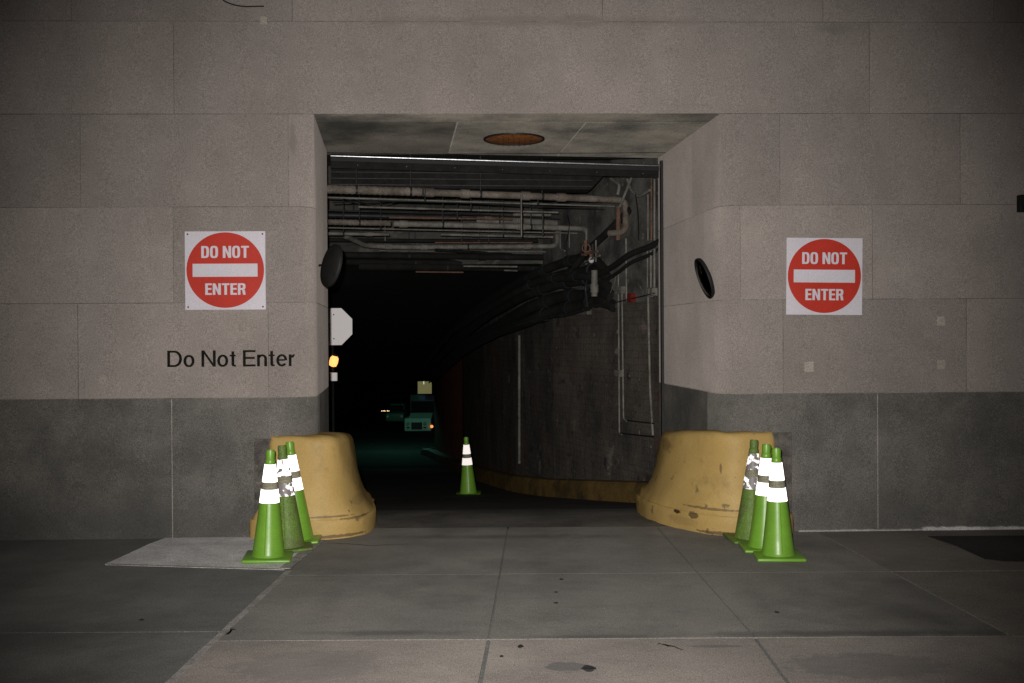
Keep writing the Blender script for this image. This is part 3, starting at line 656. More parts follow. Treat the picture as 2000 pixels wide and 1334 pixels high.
# ------------------------------------------------------------------ tunnel shell
PW = [(1.70, 11.12), (1.62, 11.4), (1.15, 12.55), (.58, 14.1), (.06, 16.2), (-.55, 19.5), (-1.18, 24), (-2.1, 31), (-3.0, 39)]
def zc(y): return 3.95 if y < 14.6 else 2.84 - .092 * (y - 14.6)
tun = empty('tunnel', (0, 11.3, 0)); tag(tun, 'grimy dark tunnel shell curving away to the left behind the entrance', 'tunnel')
def wallstrip(pts, zt=None, n=6, inward=0.0):
    b = MB(); V = []
    for (x, y) in pts:
        z0 = -8; z1 = (zt or 4.0)
        for j in range(n + 1): V.append((x, y, z0 + (z1 - z0) * j / n))
    m = n + 1
    b.add(V, [(i * m + j, (i + 1) * m + j, (i + 1) * m + j + 1, i * m + j + 1) for i in range(len(pts) - 1) for j in range(n)])
    return b
ZB = 2.2
lo_ = MB(); up_ = MB(); N_ = 6
fine_pw = []
for (x0, y0), (x1, y1) in zip(PW[:6], PW[1:7]):
    for i in range(6): fine_pw.append((x0 + (x1 - x0) * i / 6, y0 + (y1 - y0) * i / 6))
fine_pw.append(PW[6])
m_ = N_ + 1; rw = random.Random(11); V1 = []; V2 = []
for (x, y) in fine_pw:
    zb = ZB - max(0, y - 11.3) * .06 + rw.uniform(-.02, .02)
    for j in range(m_): V1.append((x, y, -8 + (zb + 8) * (j / N_) ** .5)); V2.append((x, y, zb + (4 - zb) * j / N_))
F_ = [(i * m_ + j, (i + 1) * m_ + j, (i + 1) * m_ + j + 1, i * m_ + j + 1) for i in range(len(fine_pw) - 1) for j in range(N_)]
lo_.add(V1, F_); up_.add(V2, F_)
child(lo_, 'lower_wall', tunnel_m, tun); child(up_, 'upper_wall', upper_m, tun)
b = MB(); b.box(1.655, 11.02, -.3, 1.72, 11.10, 3.72, .004); g_ = b.build('jamb_gap_strip', rubber); tag(g_, 'narrow black strip standing in for the shaded gap up the inner edge of the right jamb', 'dark strip')  # black strip put in for the dark gap between jamb and tunnel wall
nose = [PW[6], PW[7], PW[8]] + [(-3.0 + .9 - .9 * math.cos(R(a)) - .15, 39 + 2.2 * math.sin(R(a)) + .9) for a in range(10, 100, 15)] + [(-1.5, 42.1), (4, 42.5)]
child(wallstrip([(x - .02, y) for x, y in nose]), 'red_wall', red_m, tun)
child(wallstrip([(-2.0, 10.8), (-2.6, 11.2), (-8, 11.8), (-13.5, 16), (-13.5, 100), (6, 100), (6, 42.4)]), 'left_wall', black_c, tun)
b = MB()
b.add([(-14, 11.05, 3.95), (5, 11.05, 3.95), (5, 14.6, 3.95), (-14, 14.6, 3.95)], [(0, 1, 2, 3)])
b.add([(-14, 14.6, 3.95), (5, 14.6, 3.95), (5, 14.6, 2.84), (-14, 14.6, 2.84)], [(0, 1, 2, 3)])
b2 = b; b = MB()
ysc = [14.6, 20, 30, 40, 52]
for a_, c_ in zip(ysc[:-1], ysc[1:]): b.add([(-14, a_, zc(a_)), (5, a_, zc(a_)), (5, c_, zc(c_)), (-14, c_, zc(c_))], [(0, 1, 2, 3)])
b.add([(-14, 52.0, zc(52)), (7, 52.0, zc(52)), (7, 52.0, .6), (-14, 52.0, .6)], [(0, 1, 2, 3)])
b.add([(-14, 52, .6), (7, 52, .6), (7, 101, .6), (-14, 101, .6)], [(0, 1, 2, 3)])
b2.add([(-14, 10.9, 3.78), (5, 10.9, 3.78), (5, 11.05, 3.95), (-14, 11.05, 3.95)], [(0, 1, 2, 3)])
for yb in (12.6, 13.6): b2.box(-13.9, yb, 3.72, 1.6 - (yb - 11.4) * .42, yb + .16, 3.949)
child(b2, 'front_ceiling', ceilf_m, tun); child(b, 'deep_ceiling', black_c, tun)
# yellow kerb along the tunnel wall
kp = [(1.62, 11.0), (1.5, 11.45), (1.03, 12.55), (.44, 14.1), (-.1, 16.2), (-.74, 19.5), (-1.42, 24), (-2.36, 31), (-3.32, 38.5), (-3.75, 40.6), (-3.7, 42.3), (-3.2, 43.4)]
V = []; kpo = []
prof = [(0, -.1), (0, .17), (.03, .235), (.09, .25), (.34, .25)]
for i, (x, y) in enumerate(kp):
    t = Vector(kp[min(i + 1, len(kp) - 1)]) - Vector(kp[max(i - 1, 0)]); t.normalize(); n_ = Vector((t.y, -t.x))
    for (o_, z) in prof: V.append((x + n_.x * o_, y + n_.y * o_, gz(y) + z))
m_ = len(prof); b = MB(); b.add(V, [(i * m_ + j, (i + 1) * m_ + j, (i + 1) * m_ + j + 1, i * m_ + j + 1) for i in range(len(kp) - 1) for j in range(m_ - 1)])
tag(b.build('kerb', yellow_d, None, 40), 'grimy yellow kerb running along the foot of the tunnel wall', 'kerb')

# point on the right tunnel wall for a photo pixel
def on_tw(px, py, off=.04):
    o, d = ray(px, py); dx_, dy_ = d.x, d.y
    for (x0, y0), (x1, y1) in zip(PW[:-1], PW[1:]):
        ex, ey = x1 - x0, y1 - y0; den = dx_ * ey - dy_ * ex
        if abs(den) < 1e-9: continue
        t = ((x0 - o.x) * ey - (y0 - o.y) * ex) / den; u = ((x0 - o.x) * dy_ - (y0 - o.y) * dx_) / den
        if -1e-6 <= u <= 1 + 1e-6 and t > 0:
            p = o + d * t; n_ = Vector((-ey, ex, 0)).normalized() * (1 if -ey < 0 else -1)
            return p + n_ * off
    return o + d * 11.5
# ------------------------------------------------------------------ pipes
def pipe(name, pts, r, m, label, cat='pipe', group='pipes under the tunnel ceiling', wave=0, couplings=(), hang=(), bend=.12, coup_m=None, n=12):
    root = empty(name, tuple(pts[0])); tag(root, label, cat, group)
    b = MB(); b.tube(pts, r, n, bend, wave); child(b, 'tube', m, root, 50)
    for t in couplings:
        k = min(int(t), len(pts) - 2); p = Vector(pts[k]).lerp(Vector(pts[k + 1]), t - k); dd = (Vector(pts[k + 1]) - Vector(pts[k])).normalized() * .05
        b = MB(); b.tube([p - dd, p + dd], r * 1.28, n); child(b, 'coupling', coup_m or m, root, 50)
    for t in hang:
        k = min(int(t), len(pts) - 2); p = Vector(pts[k]).lerp(Vector(pts[k + 1]), t - k)
        b = MB(); b.tube([p + Vector((0, 0, r)), Vector((p.x, p.y, 3.94))], .006, 6); b.tube([p - (Vector(pts[k + 1]) - Vector(pts[k])).normalized() * .012, p + (Vector(pts[k + 1]) - Vector(pts[k])).normalized() * .012], r * 1.12, n); child(b, 'hanger', dark_steel, root)
    return root
Z = at_z
z1 = 3.40
pipe('lagged_pipe', [Z(560, 367, z1), Z(828, 375, z1)], .048, pipe_m, 'thick spirally wrapped pipe, topmost behind the shutter box, left half', wave=.07, hang=(.5, .9))
pipe('drain_pipe', [Z(834, 376, z1), Z(1040, 383, z1), Z(1222, 391, z1), Z(1222, 391, z1) - Vector((0, 0, .38)), Z(1222, 391, z1) - Vector((.19, -.12, .385)) ], .040, pipe_m, 'thick stained pipe, topmost, elbowing down at the right wall', couplings=(.02, .35, .93, 1.3), hang=(.5, 1.1), bend=.1)
pipe('conduit', [Z(560, 383, 3.37), Z(1200, 403, 3.37)], .010, pale_pipe, 'thin straight conduit running just under the topmost thick pipe', hang=(.4, .75))
pipe('conduit', [Z(650, 396, 3.36), Z(760, 392, 3.36), Z(900, 396, 3.36), Z(1180, 409, 3.36)], .008, dark_steel, 'thin dark conduit sagging below the straight conduit')
z4 = 3.18
pipe('lagged_pipe', [Z(560, 432, z4), Z(762, 436, z4)], .036, pipe_m, 'short spirally wrapped pipe at middle height on the left', wave=.08, hang=(.7,))
pipe('drain_pipe', [Z(768, 437, z4), Z(960, 441, z4), Z(1148, 447, z4), Z(1148, 447, z4) - Vector((0, 0, .55)), Z(1148, 447, z4) - Vector((0, 0, .88))], .036, pale_pipe, 'pale pipe at middle height that drops vertically at its right end', couplings=(.1, 1.3, 2.5, 3.4), hang=(.5, 1.4), bend=.09)
pipe('conduit', [Z(560, 443, 3.15), Z(1140, 456, 3.15)], .009, pale_pipe, 'thin conduit tucked under the pale middle pipe', hang=(.3,))
pipe('drain_pipe', [Z(930, 430, 3.36), Z(1005, 431, 3.36), Z(1096, 437, 3.36)], .052, pale_pipe, 'short fat pipe between the topmost and middle pipes', couplings=(.3, 1.1), hang=(.6,))
pipe('drain_pipe', [Z(1000, 423, 3.42), Z(1004, 419, 3.43), Z(1076, 420, 3.43)], .022, pale_pipe, 'short thin pipe lying on top of the short fat pipe', bend=.03)
z6 = 3.04
pipe('drain_pipe', [Z(676, 462, 3.12), Z(715, 480, z6), Z(800, 483, z6), Z(1088, 481, z6), Z(1089, 442, z6 + .25)], .034, pale_pipe, 'pale pipe low in the ceiling, bent up at both ends', couplings=(1.5, 2.1, 2.8), hang=(2.4,), bend=.1)
pipe('conduit', [Z(740, 490, 3.0), Z(1072, 492, 3.0)], .010, pale_pipe, 'thin conduit below the lowest thick pipe')
pipe('conduit', [Z(790, 501, 2.95), Z(930, 505, 2.95), Z(1068, 508, 2.95)], .013, pale_pipe, 'lowest long conduit just above the dark of the tunnel')
pipe('conduit', [Z(950, 514, 2.9), Z(1062, 510, 2.92)], .010, pale_pipe, 'short lowest conduit at the right end of the pipe runs')
pipe('conduit', [Z(640, 411, 3.4), Z(900, 418, 3.4), Z(1120, 430, 3.4)], .011, dark_steel, 'dark conduit crossing between the upper and middle pipes')
pipe('drain_pipe', [Z(560, 468, 3.12), Z(820, 470, 3.1), Z(1050, 470, 3.1)], .026, black_m, 'black pipe above the lowest pale pipe', hang=(.5, 1.5))
pipe('drain_pipe', [Z(640, 420, 3.36), Z(900, 425, 3.36)], .04, dark_steel, 'dark steel pipe ahead of the short fat pipe')
pipe('vertical_pipe', [Vector(on_tw(1222, 404, .1)), Vector(on_tw(1222, 470, .1))], .03, rust_m, 'rusty vertical stub beside the right end of the topmost pipe', group='risers on the tunnel wall')
for i, (x0, y0, x1, y1, z_, r_, m_, lab) in enumerate((
    (700, 404, 1090, 415, 3.33, .012, pale_pipe, 'pale conduit between the upper thin conduit and the fat pipe'),
    (560, 455, 760, 458, 3.1, .022, pale_pipe, 'short pale pipe under the lower wrapped pipe at the left'),
    (860, 458, 1080, 463, 3.12, .016, pale_pipe, 'thin pale pipe right above the low bent pipe'),
    (850, 474, 1040, 474, 3.06, .010, rust_m, 'rusty thin conduit touching the low bent pipe'),
    (760, 425, 1000, 428, 3.3, .012, rust_m, 'rusty thin conduit in front of the fat pipe'),
    (850, 488, 1000, 497, 2.98, .02, dark_steel, 'dark pipe between the two lowest long conduits'))):
    pipe('conduit', [Z(x0, y0, z_), Z(x1, y1, z_)], r_, m_, lab, couplings=(.3, .8), hang=(.55,), n=8)
for i, (px, y0, y1) in enumerate(((826, 368, 384), (1018, 378, 462), (902, 430, 478), (752, 436, 470), (1060, 414, 460))):
    b = MB(); a_ = Z(px, y0, 3.42 - i * .03); b.tube([a_, Vector((a_.x, a_.y, a_.z - (y1 - y0) * a_.y / F))], .010, 6)
    tag(b.build('drop_rod', pale_pipe if i % 2 else dark_steel, None, 60), ['thin vertical rod where the wrapped and plain thick pipes meet', 'long vertical rod crossing the fat pipe', 'vertical rod near the middle of the pipe runs', 'vertical rod at the end of the lower wrapped pipe', 'vertical rod left of the dropping pipes'][i], 'rod', 'vertical rods among the pipes')
# hanging cables
def cable(pts, r, m, label):
    b = MB(); b.tube(pts, r, 6, .15); tag(b.build('cable', m, None, 60), label, 'cable', 'loose cables under the ceiling')
cable([Z(660, 372, 3.42), Z(672, 390, 3.38), Z(740, 402, 3.38), Z(800, 388, 3.42)], .006, black_m, 'black cable looping below the wrapped pipe near the left jamb')
cable([Z(1108, 420, 3.3), Z(1113, 440, 3.2), Z(1106, 470, 3.0)], .005, black_m, 'short black cable dangling beside the fat pipe')
cable([on_tw(1150, 606, .05), on_tw(1213, 590, .05), on_tw(1286, 573, .05)], .007, black_m, 'black cable strung along the tunnel wall under the red box')
cable([on_tw(1160, 606, .05), on_tw(1195, 580, .05), on_tw(1207, 555, .05), on_tw(1212, 535, .06)], .006, pale_pipe, 'pale cable curving up the wall to the left conduit')
# risers on the tunnel wall
def riser(pxs, r, m, label, **k): return pipe('conduit', [on_tw(x, y, k.get('off', .03)) for x, y in pxs], r, m, label, 'conduit', 'conduits on the tunnel wall', couplings=k.get('couplings', ()), bend=.06, n=8)
riser([(1019, 655), (1019, 905)], .022, pale_pipe, 'lone rusty conduit deep in the tunnel beyond the others', off=.04)
riser([(1212, 536), (1214, 846), (1219, 848)], .011, pale_pipe, 'long conduit on the wall, left of the pair, with a small box on it', couplings=(.2, .8))
riser([(1219, 560), (1222, 818), (1229, 822)], .011, pale_pipe, 'long conduit on the wall, right of the pair')
riser([(1227, 466), (1228, 588)], .012, pale_pipe, 'short conduit above the red box')
riser([(1270, 566), (1274, 760), (1280, 850)], .014, pale_pipe, 'long conduit next to the jamb, rising to the pair of boxes')
riser([(1283, 350), (1283, 470)], .013, pale_pipe, 'upper conduit closest to the jamb')
riser([(1277, 345), (1277, 470)], .011, rust_m, 'rusty upper conduit second from the jamb')
riser([(1270, 380), (1270, 470)], .010, pale_pipe, 'short upper conduit third from the jamb')
riser([(1283, 486), (1283, 562)], .014, pale_pipe, 'pale lower conduit closest to the jamb')
riser([(1276, 490), (1276, 562)], .012, pale_pipe, 'pale lower conduit second from the jamb')
riser([(1269, 488), (1269, 562)], .010, pale_pipe, 'pale lower conduit third from the jamb')
riser([(1098, 444), (1098, 486), (1107, 490)], .012, pale_pipe, 'small conduit with a foot, left of the dropping pipe')
riser([(1116, 440), (1116, 484)], .010, pale_pipe, 'small straight conduit beside the dropping pipe')
riser([(1229, 821), (1282, 827)], .009, black_m, 'upper black conduit lying across the wall near the kerb')
riser([(1216, 846), (1282, 853)], .010, black_m, 'lower black conduit lying across the wall near the kerb')
pipe('conduit', [at_y(1161, 528, 12.25), at_y(1161, 579, 12.25)], .04, pale_pipe, 'stubby pale vertical pipe above the brownish box', 'conduit', 'conduits on the tunnel wall', couplings=(.7,))
def wbox(x0, y0, x1, y1, m, name, label, cat, grp=None, th=.06, door=True):
    a = on_tw(x0, y1, .0); c = on_tw(x1, y0, .0); t = Vector((c.x - a.x, c.y - a.y, 0)); L_ = t.length
    hgt = c.z - on_tw(x1, y1, 0).z
    root = empty(name, (a.x, a.y, a.z), (0, 0, math.atan2(t.y, t.x))); tag(root, label, cat, grp)
    b = MB(); b.box(0, -th, 0, L_, .02, hgt, .004); b.build('case', m, root)
    if door: b = MB(); b.box(L_ * .12, -th - .004, hgt * .1, L_ * .88, -th + .002, hgt * .9, .001); b.build('cover', m, root)
    return root
wbox(1208, 722, 1218, 735, pale_pipe, 'junction_box', 'small grey box on the long wall conduit, waist high', 'junction box', 'junction boxes on the tunnel wall')
wbox(1213, 560, 1222, 574, pale_pipe, 'junction_box', 'small pale box near the top of the paired conduits', 'junction box', 'junction boxes on the tunnel wall')
wbox(1270, 564, 1276, 580, pale_pipe, 'junction_box', 'pale box, left of the two below the jamb conduits', 'junction box', 'junction boxes on the tunnel wall')
wbox(1278, 563, 1284, 578, pale_pipe, 'junction_box', 'pale box, right of the two below the jamb conduits', 'junction box', 'junction boxes on the tunnel wall')
wbox(1233, 573, 1242, 591, redbox, 'alarm_box', 'small dark red alarm box on the tunnel wall', 'alarm box')
wbox(1140, 600, 1155, 615, pale_pipe, 'junction_box', 'brownish box under the bundle of black pipes', 'junction box', 'junction boxes on the tunnel wall')
# small lamp globe by the duct
p = on_tw(1180, 508, .18)
root = empty('bulb_lamp', tuple(p)); tag(root, 'small unlit white bulb in a rusty holder beside the black pipes', 'lamp')
b = MB(); b.lathe([(.001, -.045), (.025, -.036), (.036, -.01), (.03, .018), (.02, .03)], 20); b.build('bulb', white_m, root, 60)
b = MB(); b.lathe([(.022, .03), (.026, .06), (.026, .1), (.012, .12)], 16); b.build('holder', rust_m, root, 40)
b = MB(); b.tube([(0, 0, .12), (.0, .0, .22), (.12, .04, .24)], .008, 8, .05); b.build('arm', dark_steel, root, 40)
# big black duct sagging along the wall
base_path = [(.98, 13.05, 2.46), (.70, 13.5, 2.44), (.28, 14.1, 2.32), (-.27, 16.2, 2.08), (-.92, 19.5, 1.78), (-1.57, 24, 1.33), (-2.45, 31, .7)]
kinds = (('black pipe along the tunnel wall, lowest of the dark bundle', -.06, -.30, .075, 1.15), ('black pipe along the tunnel wall, second from the bottom of the bundle', -.02, -.14, .085, 1.0),
         ('black pipe along the tunnel wall, middle of the dark bundle', -.10, .02, .07, .8), ('black pipe along the tunnel wall, second from the top of the bundle', .02, .17, .085, .7),
         ('black pipe along the tunnel wall, topmost of the dark bundle', -.06, .32, .06, .5), ('thin black pipe standing furthest off the tunnel wall', -.26, .10, .05, .6), ('thin dark conduit slung under the black pipe bundle', -.16, -.36, .022, 1.2))
rb = random.Random(3)
for lab, ox, oz, rr_, ext in kinds:
    pts = [Vector(p) + Vector((ox, ox * .3, oz)) + Vector((rb.uniform(-.03, .03), 0, rb.uniform(-.035, .035))) for p in base_path]
    st_ = pts[0] + Vector((.28, -.55, .18)) * ext
    st_ = pts[0] + Vector((.16, -.22, .10)) * ext; wq = on_tw(1176 + 22 * ext, 566 - oz * 110, .0); first = [wq, wq.lerp(st_, .6) + Vector((-.05, 0, .03))]
    root = pipe('black_pipe', first + pts, rr_, black_m, lab, 'pipe', 'black pipes along the tunnel wall', couplings=(1.6, 2.6, 3.5), bend=.7, coup_m=dark_steel, n=18)
b = MB(); b.tube([at_y(1298, 466, 11.2), at_y(1270, 482, 11.4), on_tw(1250, 496, .13), on_tw(1205, 526, .1), on_tw(1165, 545, .12)], .036, 12, .3); tag(b.build('black_pipe', black_m, None, 50), 'black hose-like pipe slanting down the wall from the jamb, at mirror height', 'pipe', 'black pipes along the tunnel wall')
b = MB(); b.tube([at_y(1298, 480, 11.2), at_y(1270, 498, 11.4), on_tw(1250, 512, .12), on_tw(1212, 538, .08), on_tw(1170, 560, .1)], .022, 12, .3); tag(b.build('black_pipe', black_m, None, 50), 'thinner black pipe just below the slanting hose-like one by the jamb', 'pipe', 'black pipes along the tunnel wall')
b = MB(); b.tube([on_tw(1232, 408, .0), on_tw(1224, 424, .05), on_tw(1200, 455, .10), on_tw(1172, 488, .16), on_tw(1150, 520, .2)], .045, 12, .3); tag(b.build('black_pipe', black_m, None, 50), 'thick black pipe slanting down behind the elbow of the topmost pipe', 'pipe', 'black pipes along the tunnel wall')
for k, (x0, y0, x1, y1, z_, r_) in enumerate(((600, 497, 1080, 503, 2.93, .045), (600, 511, 1110, 516, 2.86, .05), (700, 520, 1120, 524, 2.8, .06))):
    pipe('black_pipe', [Z(x0, y0, z_), Z(x1, y1, z_)], r_, black_m, ['black pipe crossing just behind the lowest conduits', 'black pipe crossing at the lower edge of the pipe runs', 'lowest black pipe crossing the tunnel, barely visible'][k], 'pipe', 'black pipes under the ceiling', couplings=(.3, .7), hang=(.4, .8))
for k, (x0, x1, py) in enumerate(((812, 905, 531), (985, 1010, 528), (905, 1010, 520))):
    b = MB(); b.tube([Z(x0, py, 2.7), Z(x1, py + 1, 2.7)], .012, 8); tag(b.build('conduit', rust_m if k == 0 else pale_pipe, None, 50), ['faint rusty conduit in the dark below the pipe runs', 'very short pale conduit in the dark at the right', 'short pale conduit just under the pipe runs'][k], 'conduit', 'pipes under the tunnel ceiling')
for k, (pts_, r_, m_, lab) in enumerate((([(1205, 350), (1222, 362), (1218, 380)], .02, pale_pipe, 'crooked pale pipe high on the wall right of the shutter box'), ([(1240, 352), (1246, 372), (1262, 386), (1285, 372)], .016, pale_pipe, 'pale bent pipe in the top corner by the jamb'),
        ([(1252, 345), (1238, 380), (1228, 404)], .018, pale_pipe, 'pale pipe running from the top corner to the thick elbow'), ([(1262, 380), (1267, 420), (1268, 470)], .007, black_m, 'black wire hanging down the wall by the jamb'), ([(1175, 530), (1165, 560), (1170, 600)], .02, dark_steel, 'dark crooked pipe beside the stubby vertical pipe'))):
    b = MB(); b.tube([on_tw(x, y, .08 + .02 * k) for x, y in pts_], r_, 8, .08); tag(b.build('bent_pipe', m_, None, 50), lab, 'pipe', 'crooked pipes on the tunnel wall')
root = empty('valve_set', tuple(on_tw(1180, 500, .2))); tag(root, 'cluster of rusty valves and stub pipes above the black pipes', 'valves')
for (x0, y0, x1, y1, r_, m_) in ((1172, 470, 1172, 500, .022, rust_m), (1186, 478, 1186, 505, .015, dark_steel), (1165, 498, 1195, 492, .018, rust_m), (1170, 512, 1200, 500, .013, pale_pipe), (1192, 470, 1192, 512, .010, pale_pipe)):
    b = MB(); b.tube([on_tw(x0, y0, .2), on_tw(x1, y1, .2)], r_, 10); child(b, 'stub_pipe', m_, root, 50)
b = MB(); q = on_tw(1178, 486, .24)
b.tube([q + Vector((.05 * math.cos(a * math.pi / 6), -.03, .05 * math.sin(a * math.pi / 6))) for a in range(13)], .007, 6); child(b, 'hand_wheel', rust_m, root, 50)

# ------------------------------------------------------------------ convex mirrors on the jambs
def mirror(loc, rad, face, label, wallpt, roll=0):
    root = empty('convex_mirror', tuple(loc)); root.rotation_euler = (Vector(face).to_track_quat('Z', 'Y') @ Matrix.Rotation(R(roll), 3, 'Z').to_quaternion()).to_euler()
    tag(root, label, 'mirror', 'round convex mirrors on the entrance jambs')
    b = MB(); b.lathe([(rad * math.sin(R(a)) / math.sin(R(38)), (math.cos(R(a)) - math.cos(R(38))) * rad * .8) for a in (38, 33, 28, 22, 16, 10, 5, .2)], 48, cap=False); b.build('mirror_face', mirror_m, root, 60)
    b = MB(); b.lathe([(rad * .985, -.002), (rad * 1.0, .012), (rad * 1.045, .010), (rad * 1.055, -.008), (rad * 1.02, -.022), (rad * .6, -.045), (rad * .25, -.055), (.001, -.056)], 48, cap=False); b.build('back_shell', rubber, root, 60)
    inv = (Matrix.Translation(loc) @ root.rotation_euler.to_matrix().to_4x4()).inverted(); wp = inv @ Vector(wallpt)
    b = MB(); b.tube([(0, 0, -.05), (wp.x * .5, wp.y * .3, min(-.06, wp.z * .7)), tuple(wp)], .009, 8, .03); b.build('bracket', dark_steel, root, 50)
ml = at_y(648, 519, 9.25); mirror(ml, .195, (.80, .54, -.20), 'black-backed round mirror on the left jamb, half over the tunnel', (-1.85, 9.55, ml.z))
mr = at_y(1375, 544, 9.3); mirror(mr, .19, (-.93, -.05, -.33), 'narrow tilted round mirror standing off the right jamb', (1.86, 9.6, mr.z + .1))
# ------------------------------------------------------------------ small black fitting and wire on the facade
a = on_wall(1985, 382); c = on_wall(2012, 415)
root = empty('wall_box', (a.x, a.y, c.z)); tag(root, 'small black box fixed high on the limestone at the far right', 'wall box')
b = MB(); b.box(0, -.07, 0, c.x - a.x, -.001, a.z - c.z, .006); b.build('case', rubber, root)
b = MB(); b.box(.015, -.078, .02, c.x - a.x - .015, -.068, a.z - c.z - .02, .002); b.build('cover', dark_steel, root)
b = MB(); b.tube([on_wall(425, -18, .012), on_wall(436, 2, .012), on_wall(455, 9, .012), on_wall(475, 13, .012), on_wall(516, 12, .012)], .006, 6, .05)
tag(b.build('wire', rubber), 'thin dark wire sagging across the top of the wall, upper left', 'wire')

# ------------------------------------------------------------------ traffic cones
def cone(px, py, topx, dirty, band1, band2, label, yaw, rear=0.0, h=.875, z=None, Y=None):
    if Y is None: p = P(px, py); p.z = .001 if z is None else z
    else: p = at_y(px, py, Y); p.z = gz(Y)
    ppm = F / p.y; lean = math.atan((topx - px) / (h * ppm))
    root = empty('traffic_cone', tuple(p), (R(rear), lean, 0)); tag(root, label, 'traffic cone', 'lime green traffic cones')
    m = olive if dirty else green
    b = MB(); b.box(-.19, -.19, .0, .19, .19, .028, .012, Matrix.Rotation(R(yaw), 4, 'Z')); b.build('base', m, root, 40)
    def rad(z_): return .128 - (.128 - .030) * (z_ - .03) / (h - .03)
    b = MB(); prof = [(.137, .026), (.130, .040), (.1265, .05)]
    prof += [(rad(z_), z_) for z_ in (.2, .35, .447)] + [(rad(.45) - .004, .449), (rad(.76) - .003, .762), (rad(.77), .766), (rad(.80), .80), (.035, .805), (.037, h - .02), (.033, h), (.026, h), (.024, h - .05)]
    b.lathe(prof, 40); b.build('cone_body', m, root, 35)
    b = MB(); r0 = lambda z_: rad(z_) + .0015
    b.lathe([(r0(.565), .565), (r0(.618), .618)], 40, cap=False); b.build('collar', collar_m, root, 60)
    b = MB(); b.lathe([(r0(.455), .455), (r0(.51), .51), (r0(.562), .562)], 40, cap=False); b.build('reflective_band', band1, root, 60)
    b = MB(); b.lathe([(r0(.621), .621), (r0(.69), .69), (r0(.762), .762)], 40, cap=False); b.build('reflective_band', band2, root, 60)
    # mould seam
    b = MB(); b.add([(-.004, -rad(.05) - .001, .05), (.004, -rad(.05) - .001, .05), (.003, -rad(.44) - .001, .44), (-.003, -rad(.44) - .001, .44), (0, -rad(.05) - .005, .05), (0, -rad(.44) - .005, .44)], [(0, 4, 5, 3), (4, 1, 2, 5)]); b.build('mould_seam', m, root)
    return root
cone(524, 1092, 530, False, band_new, band_new, 'bright green cone in front of the left trio, on the pale pad', 8, z=.007)
cone(565, 1074, 552, True, band_worn, band_scuf, 'dirty olive cone with a worn lower band, middle of the left trio', 14, z=.007)
cone(584, 1060, 567, False, band_new, band_new, 'slim green cone leaning at the back of the left trio against the guard', 5, z=.007)
cone(1520, 1088, 1517, False, band_new, band_new, 'bright green cone in front of the right trio', -6)
cone(1492, 1073, 1498, False, band_new, band_new, 'bright green cone half hidden in the middle of the right trio', -3)
cone(1464, 1056, 1474, True, band_worn, band_worn, 'dirty olive cone with peeling bands at the back of the right trio', 4)
cone(915, 968, 911, False, band_new, band_new, 'lone green cone standing inside the dark tunnel', 0, Y=15.2)

# ------------------------------------------------------------------ octagonal sign back, lamp and box on a post, left inside
YS = 17.0
oc = at_y(652, 638, YS); gzs = gz(YS)
root = empty('sign_post', (oc.x, YS + .05, gzs)); tag(root, 'dark post just inside the tunnel behind the left jamb', 'post')
b = MB(); b.box(-.05, -.02, 0, -.01, .02, oc.z - gzs + .2, .004); b.build('post', black_m, root)
b = MB(); b.lathe([(.09, 0), (.09, .015), (.04, .03)], 16, Matrix.Translation((-.03, 0, 0))); b.build('foot', black_m, root)
root = empty('octagonal_sign', (oc.x, YS, oc.z)); tag(root, 'blank pale back of an octagonal sign showing past the left jamb', 'sign')
r8 = 36 * YS / F / math.cos(R(22.5)); b = MB()
prisms(b, [[(r8 * math.cos(R(22.5 + 45 * i)), r8 * math.sin(R(22.5 + 45 * i))) for i in range(8)]], Matrix.Translation((0, 0, 0)), .004); b.build('panel', alu, root)
for s_ in (-1, 1):
    b = MB(); b.lathe([(.012, .004), (.010, .010), (.003, .012)], 10, Matrix.Translation((0, 0, s_ * .205)) @ Matrix.Rotation(R(90), 4, 'X')); b.build('bolt', dark_steel, root)
p = at_y(652, 705, YS - .05)
root = empty('amber_lamp', tuple(p)); tag(root, 'small glowing amber lamp under the octagonal sign', 'lamp')
b = MB(); b.lathe([(.02, -.10), (.06, -.085), (.075, -.02), (.07, .05), (.04, .09), (.01, .1)], 20, Matrix.Rotation(R(14), 4, 'Y')); b.build('lens', emit('amber_glow', (1.0, .40, .11), 1.9), root, 60)
b = MB(); b.lathe([(.045, .085), (.05, .12), (.02, .13)], 16, Matrix.Rotation(R(14), 4, 'Y')); b.build('cap', black_m, root, 40)
p0_, p1_ = at_y(644, 744, YS - .05), at_y(658, 728, YS - .05)
root = empty('small_box', ((p0_.x + p1_.x) / 2, YS - .05, p0_.z)); tag(root, 'small pale box below the amber lamp at the left jamb', 'box')
b = MB(); hw = (p1_.x - p0_.x) / 2; b.box(-hw, -.03, 0, hw, .05, p1_.z - p0_.z, .004); b.build('case', alu, root)
b = MB(); b.box(-hw * .7, -.034, .02, hw * .7, -.028, p1_.z - p0_.z - .02, .001); b.build('cover', alu, root)

